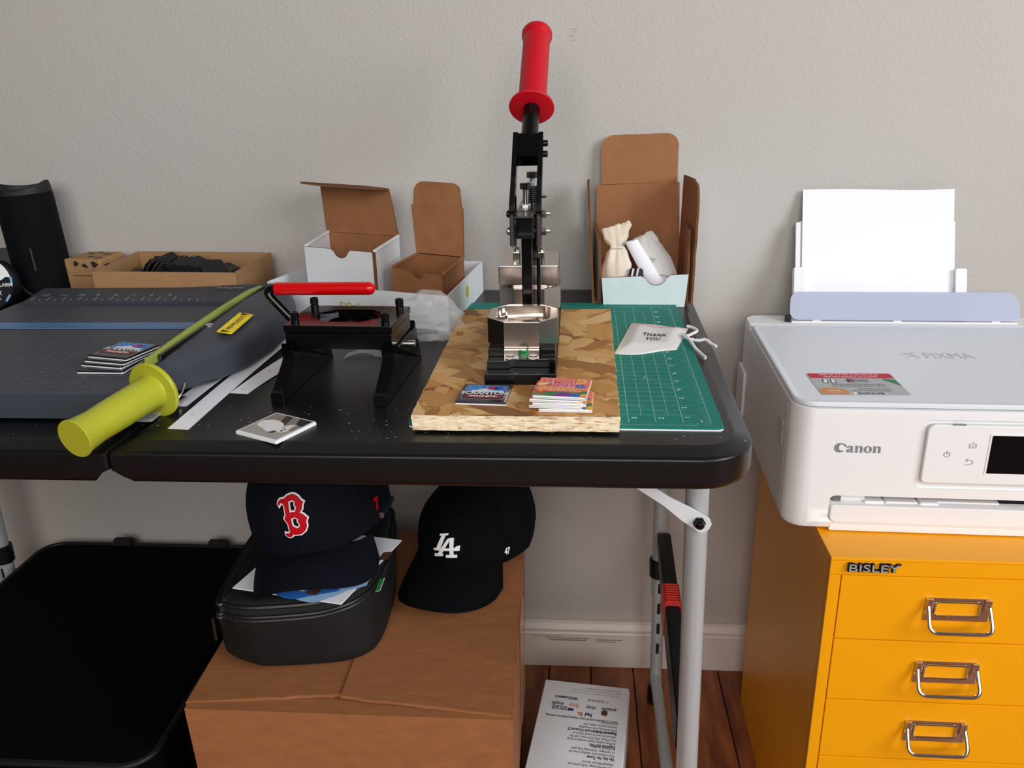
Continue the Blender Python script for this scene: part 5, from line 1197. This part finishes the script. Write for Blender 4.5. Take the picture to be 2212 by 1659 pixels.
capB = make_cap('navy baseball cap with a red B emblem resting on the art print', (-.4480, .212, BZ+.1550), (.02, -.17, .0), NAVY, A=.086, Bq=.096, Hc=.124, vhalf=1.05, vis=.056, droop=.046, tiltfront=.010)
Bo = [(517, 222), (522, 205), (540, 190), (575, 188), (600, 172), (640, 165), (665, 172), (690, 190), (712, 222), (728, 236), (716, 256), (710, 285), (688, 308), (715, 330), (738, 362), (724, 385), (722, 425), (700, 460), (660, 482), (610, 478), (600, 470), (580, 490), (555, 492), (535, 470), (537, 455), (556, 462), (572, 455), (578, 440), (578, 380), (555, 335), (572, 310), (572, 240), (560, 220), (540, 215), (525, 235)]
Bh = [[(608, 215), (640, 205), (662, 222), (658, 245), (668, 262), (650, 298), (628, 292), (608, 296)], [(608, 342), (645, 335), (668, 355), (660, 375), (672, 395), (664, 420), (640, 428), (608, 402)]]
kx, kz = .000136, .000146
cv = lambda pl, k=1: [((x-622)*kx*1.02+.005, .056+(330-y)*kz) for x, y in pl]
for off_, th_, mm, grow in ((.0002, .0010, EMBW, 12), (.0012, .0012, EMBR, 0)):
    me = shape2d([offset(cv(Bo), grow*kz)], [offset(cv(h_), -grow*kz*.9) if grow else offset(cv(h_), 0) for h_ in Bh])
    part('emblem' if grow else 'emblem_letter', project(me, capB, off_, thick=th_), mm, capB[0])
c_ = capB[0]; sf = capB[1]
p = sf(-.30, .20); Mk = M3(p*1.012, (.2, 1, 0), (0, 0, 1)); text('side_mark', '7', .022, Mk @ Matrix.Translation((-.006, -.008, .001)), EMBR, c_, bold=.0006, extrude=.0005)
part('back_strap', tube(NB(), [sf(a, .06)*1.02 for a in [-.30+i*.06 for i in range(8)]], .006, 8, flat=.35), mat('strap_navy', '#141a33', .8), c_)
part('strap_clip', box(NB(), -.003, .003, -.002, .002, -.004, .004, .001, 1, M=Matrix.Translation(sf(-.30, .06)*1.035)), ZINC, c_)
capL = make_cap('black baseball cap with a white LA emblem on the cardboard box', (-.2680, .362, BZ+.0410), (-.10, -.03, -.33), BLKTW, A=.080, Bq=.114, Hc=.102, vhalf=.98, vis=.062, droop=.016, tiltfront=.030, back_lift=.026, squash=.15)
kz = .000150; kx = .000158
LAp = [[(583, 577), (585, 560), (660, 546), (658, 563)], [(605, 570), (640, 563), (602, 692), (560, 697)], [(540, 690), (735, 664), (735, 690), (540, 710)], [(728, 662), (738, 652), (768, 645), (764, 694), (728, 694)], [(660, 590), (692, 582), (616, 735), (580, 735)], [(678, 582), (712, 580), (720, 735), (688, 735)], [(548, 740), (628, 730), (626, 752), (545, 770)], [(656, 735), (748, 728), (746, 756), (654, 762)]]
for i_, pl in enumerate(LAp):
    me = shape2d([[((x-655)*kx+.007, .037+(660-y)*kz) for x, y in pl]]); part('emblem_stroke', project(me, capL, .0003+.0004*(i_ % 3), thick=.0012), EMBW, capL[0])
p = capL[1](-.50, .16); Mk = M3(p*1.012, (.45, 1, 0), (0, 0, 1)); text('side_mark', '47', .013, Mk @ Matrix.Translation((-.006, -.004, .001)), EMBW, capL[0], bold=.0003, extrude=.0005, sx=.7)
for o in list(bpy.data.objects):
    if o.name.startswith(('cut', 't.', 's.')) and o.parent is None and o.type == 'MESH': print('leftover', o.name)
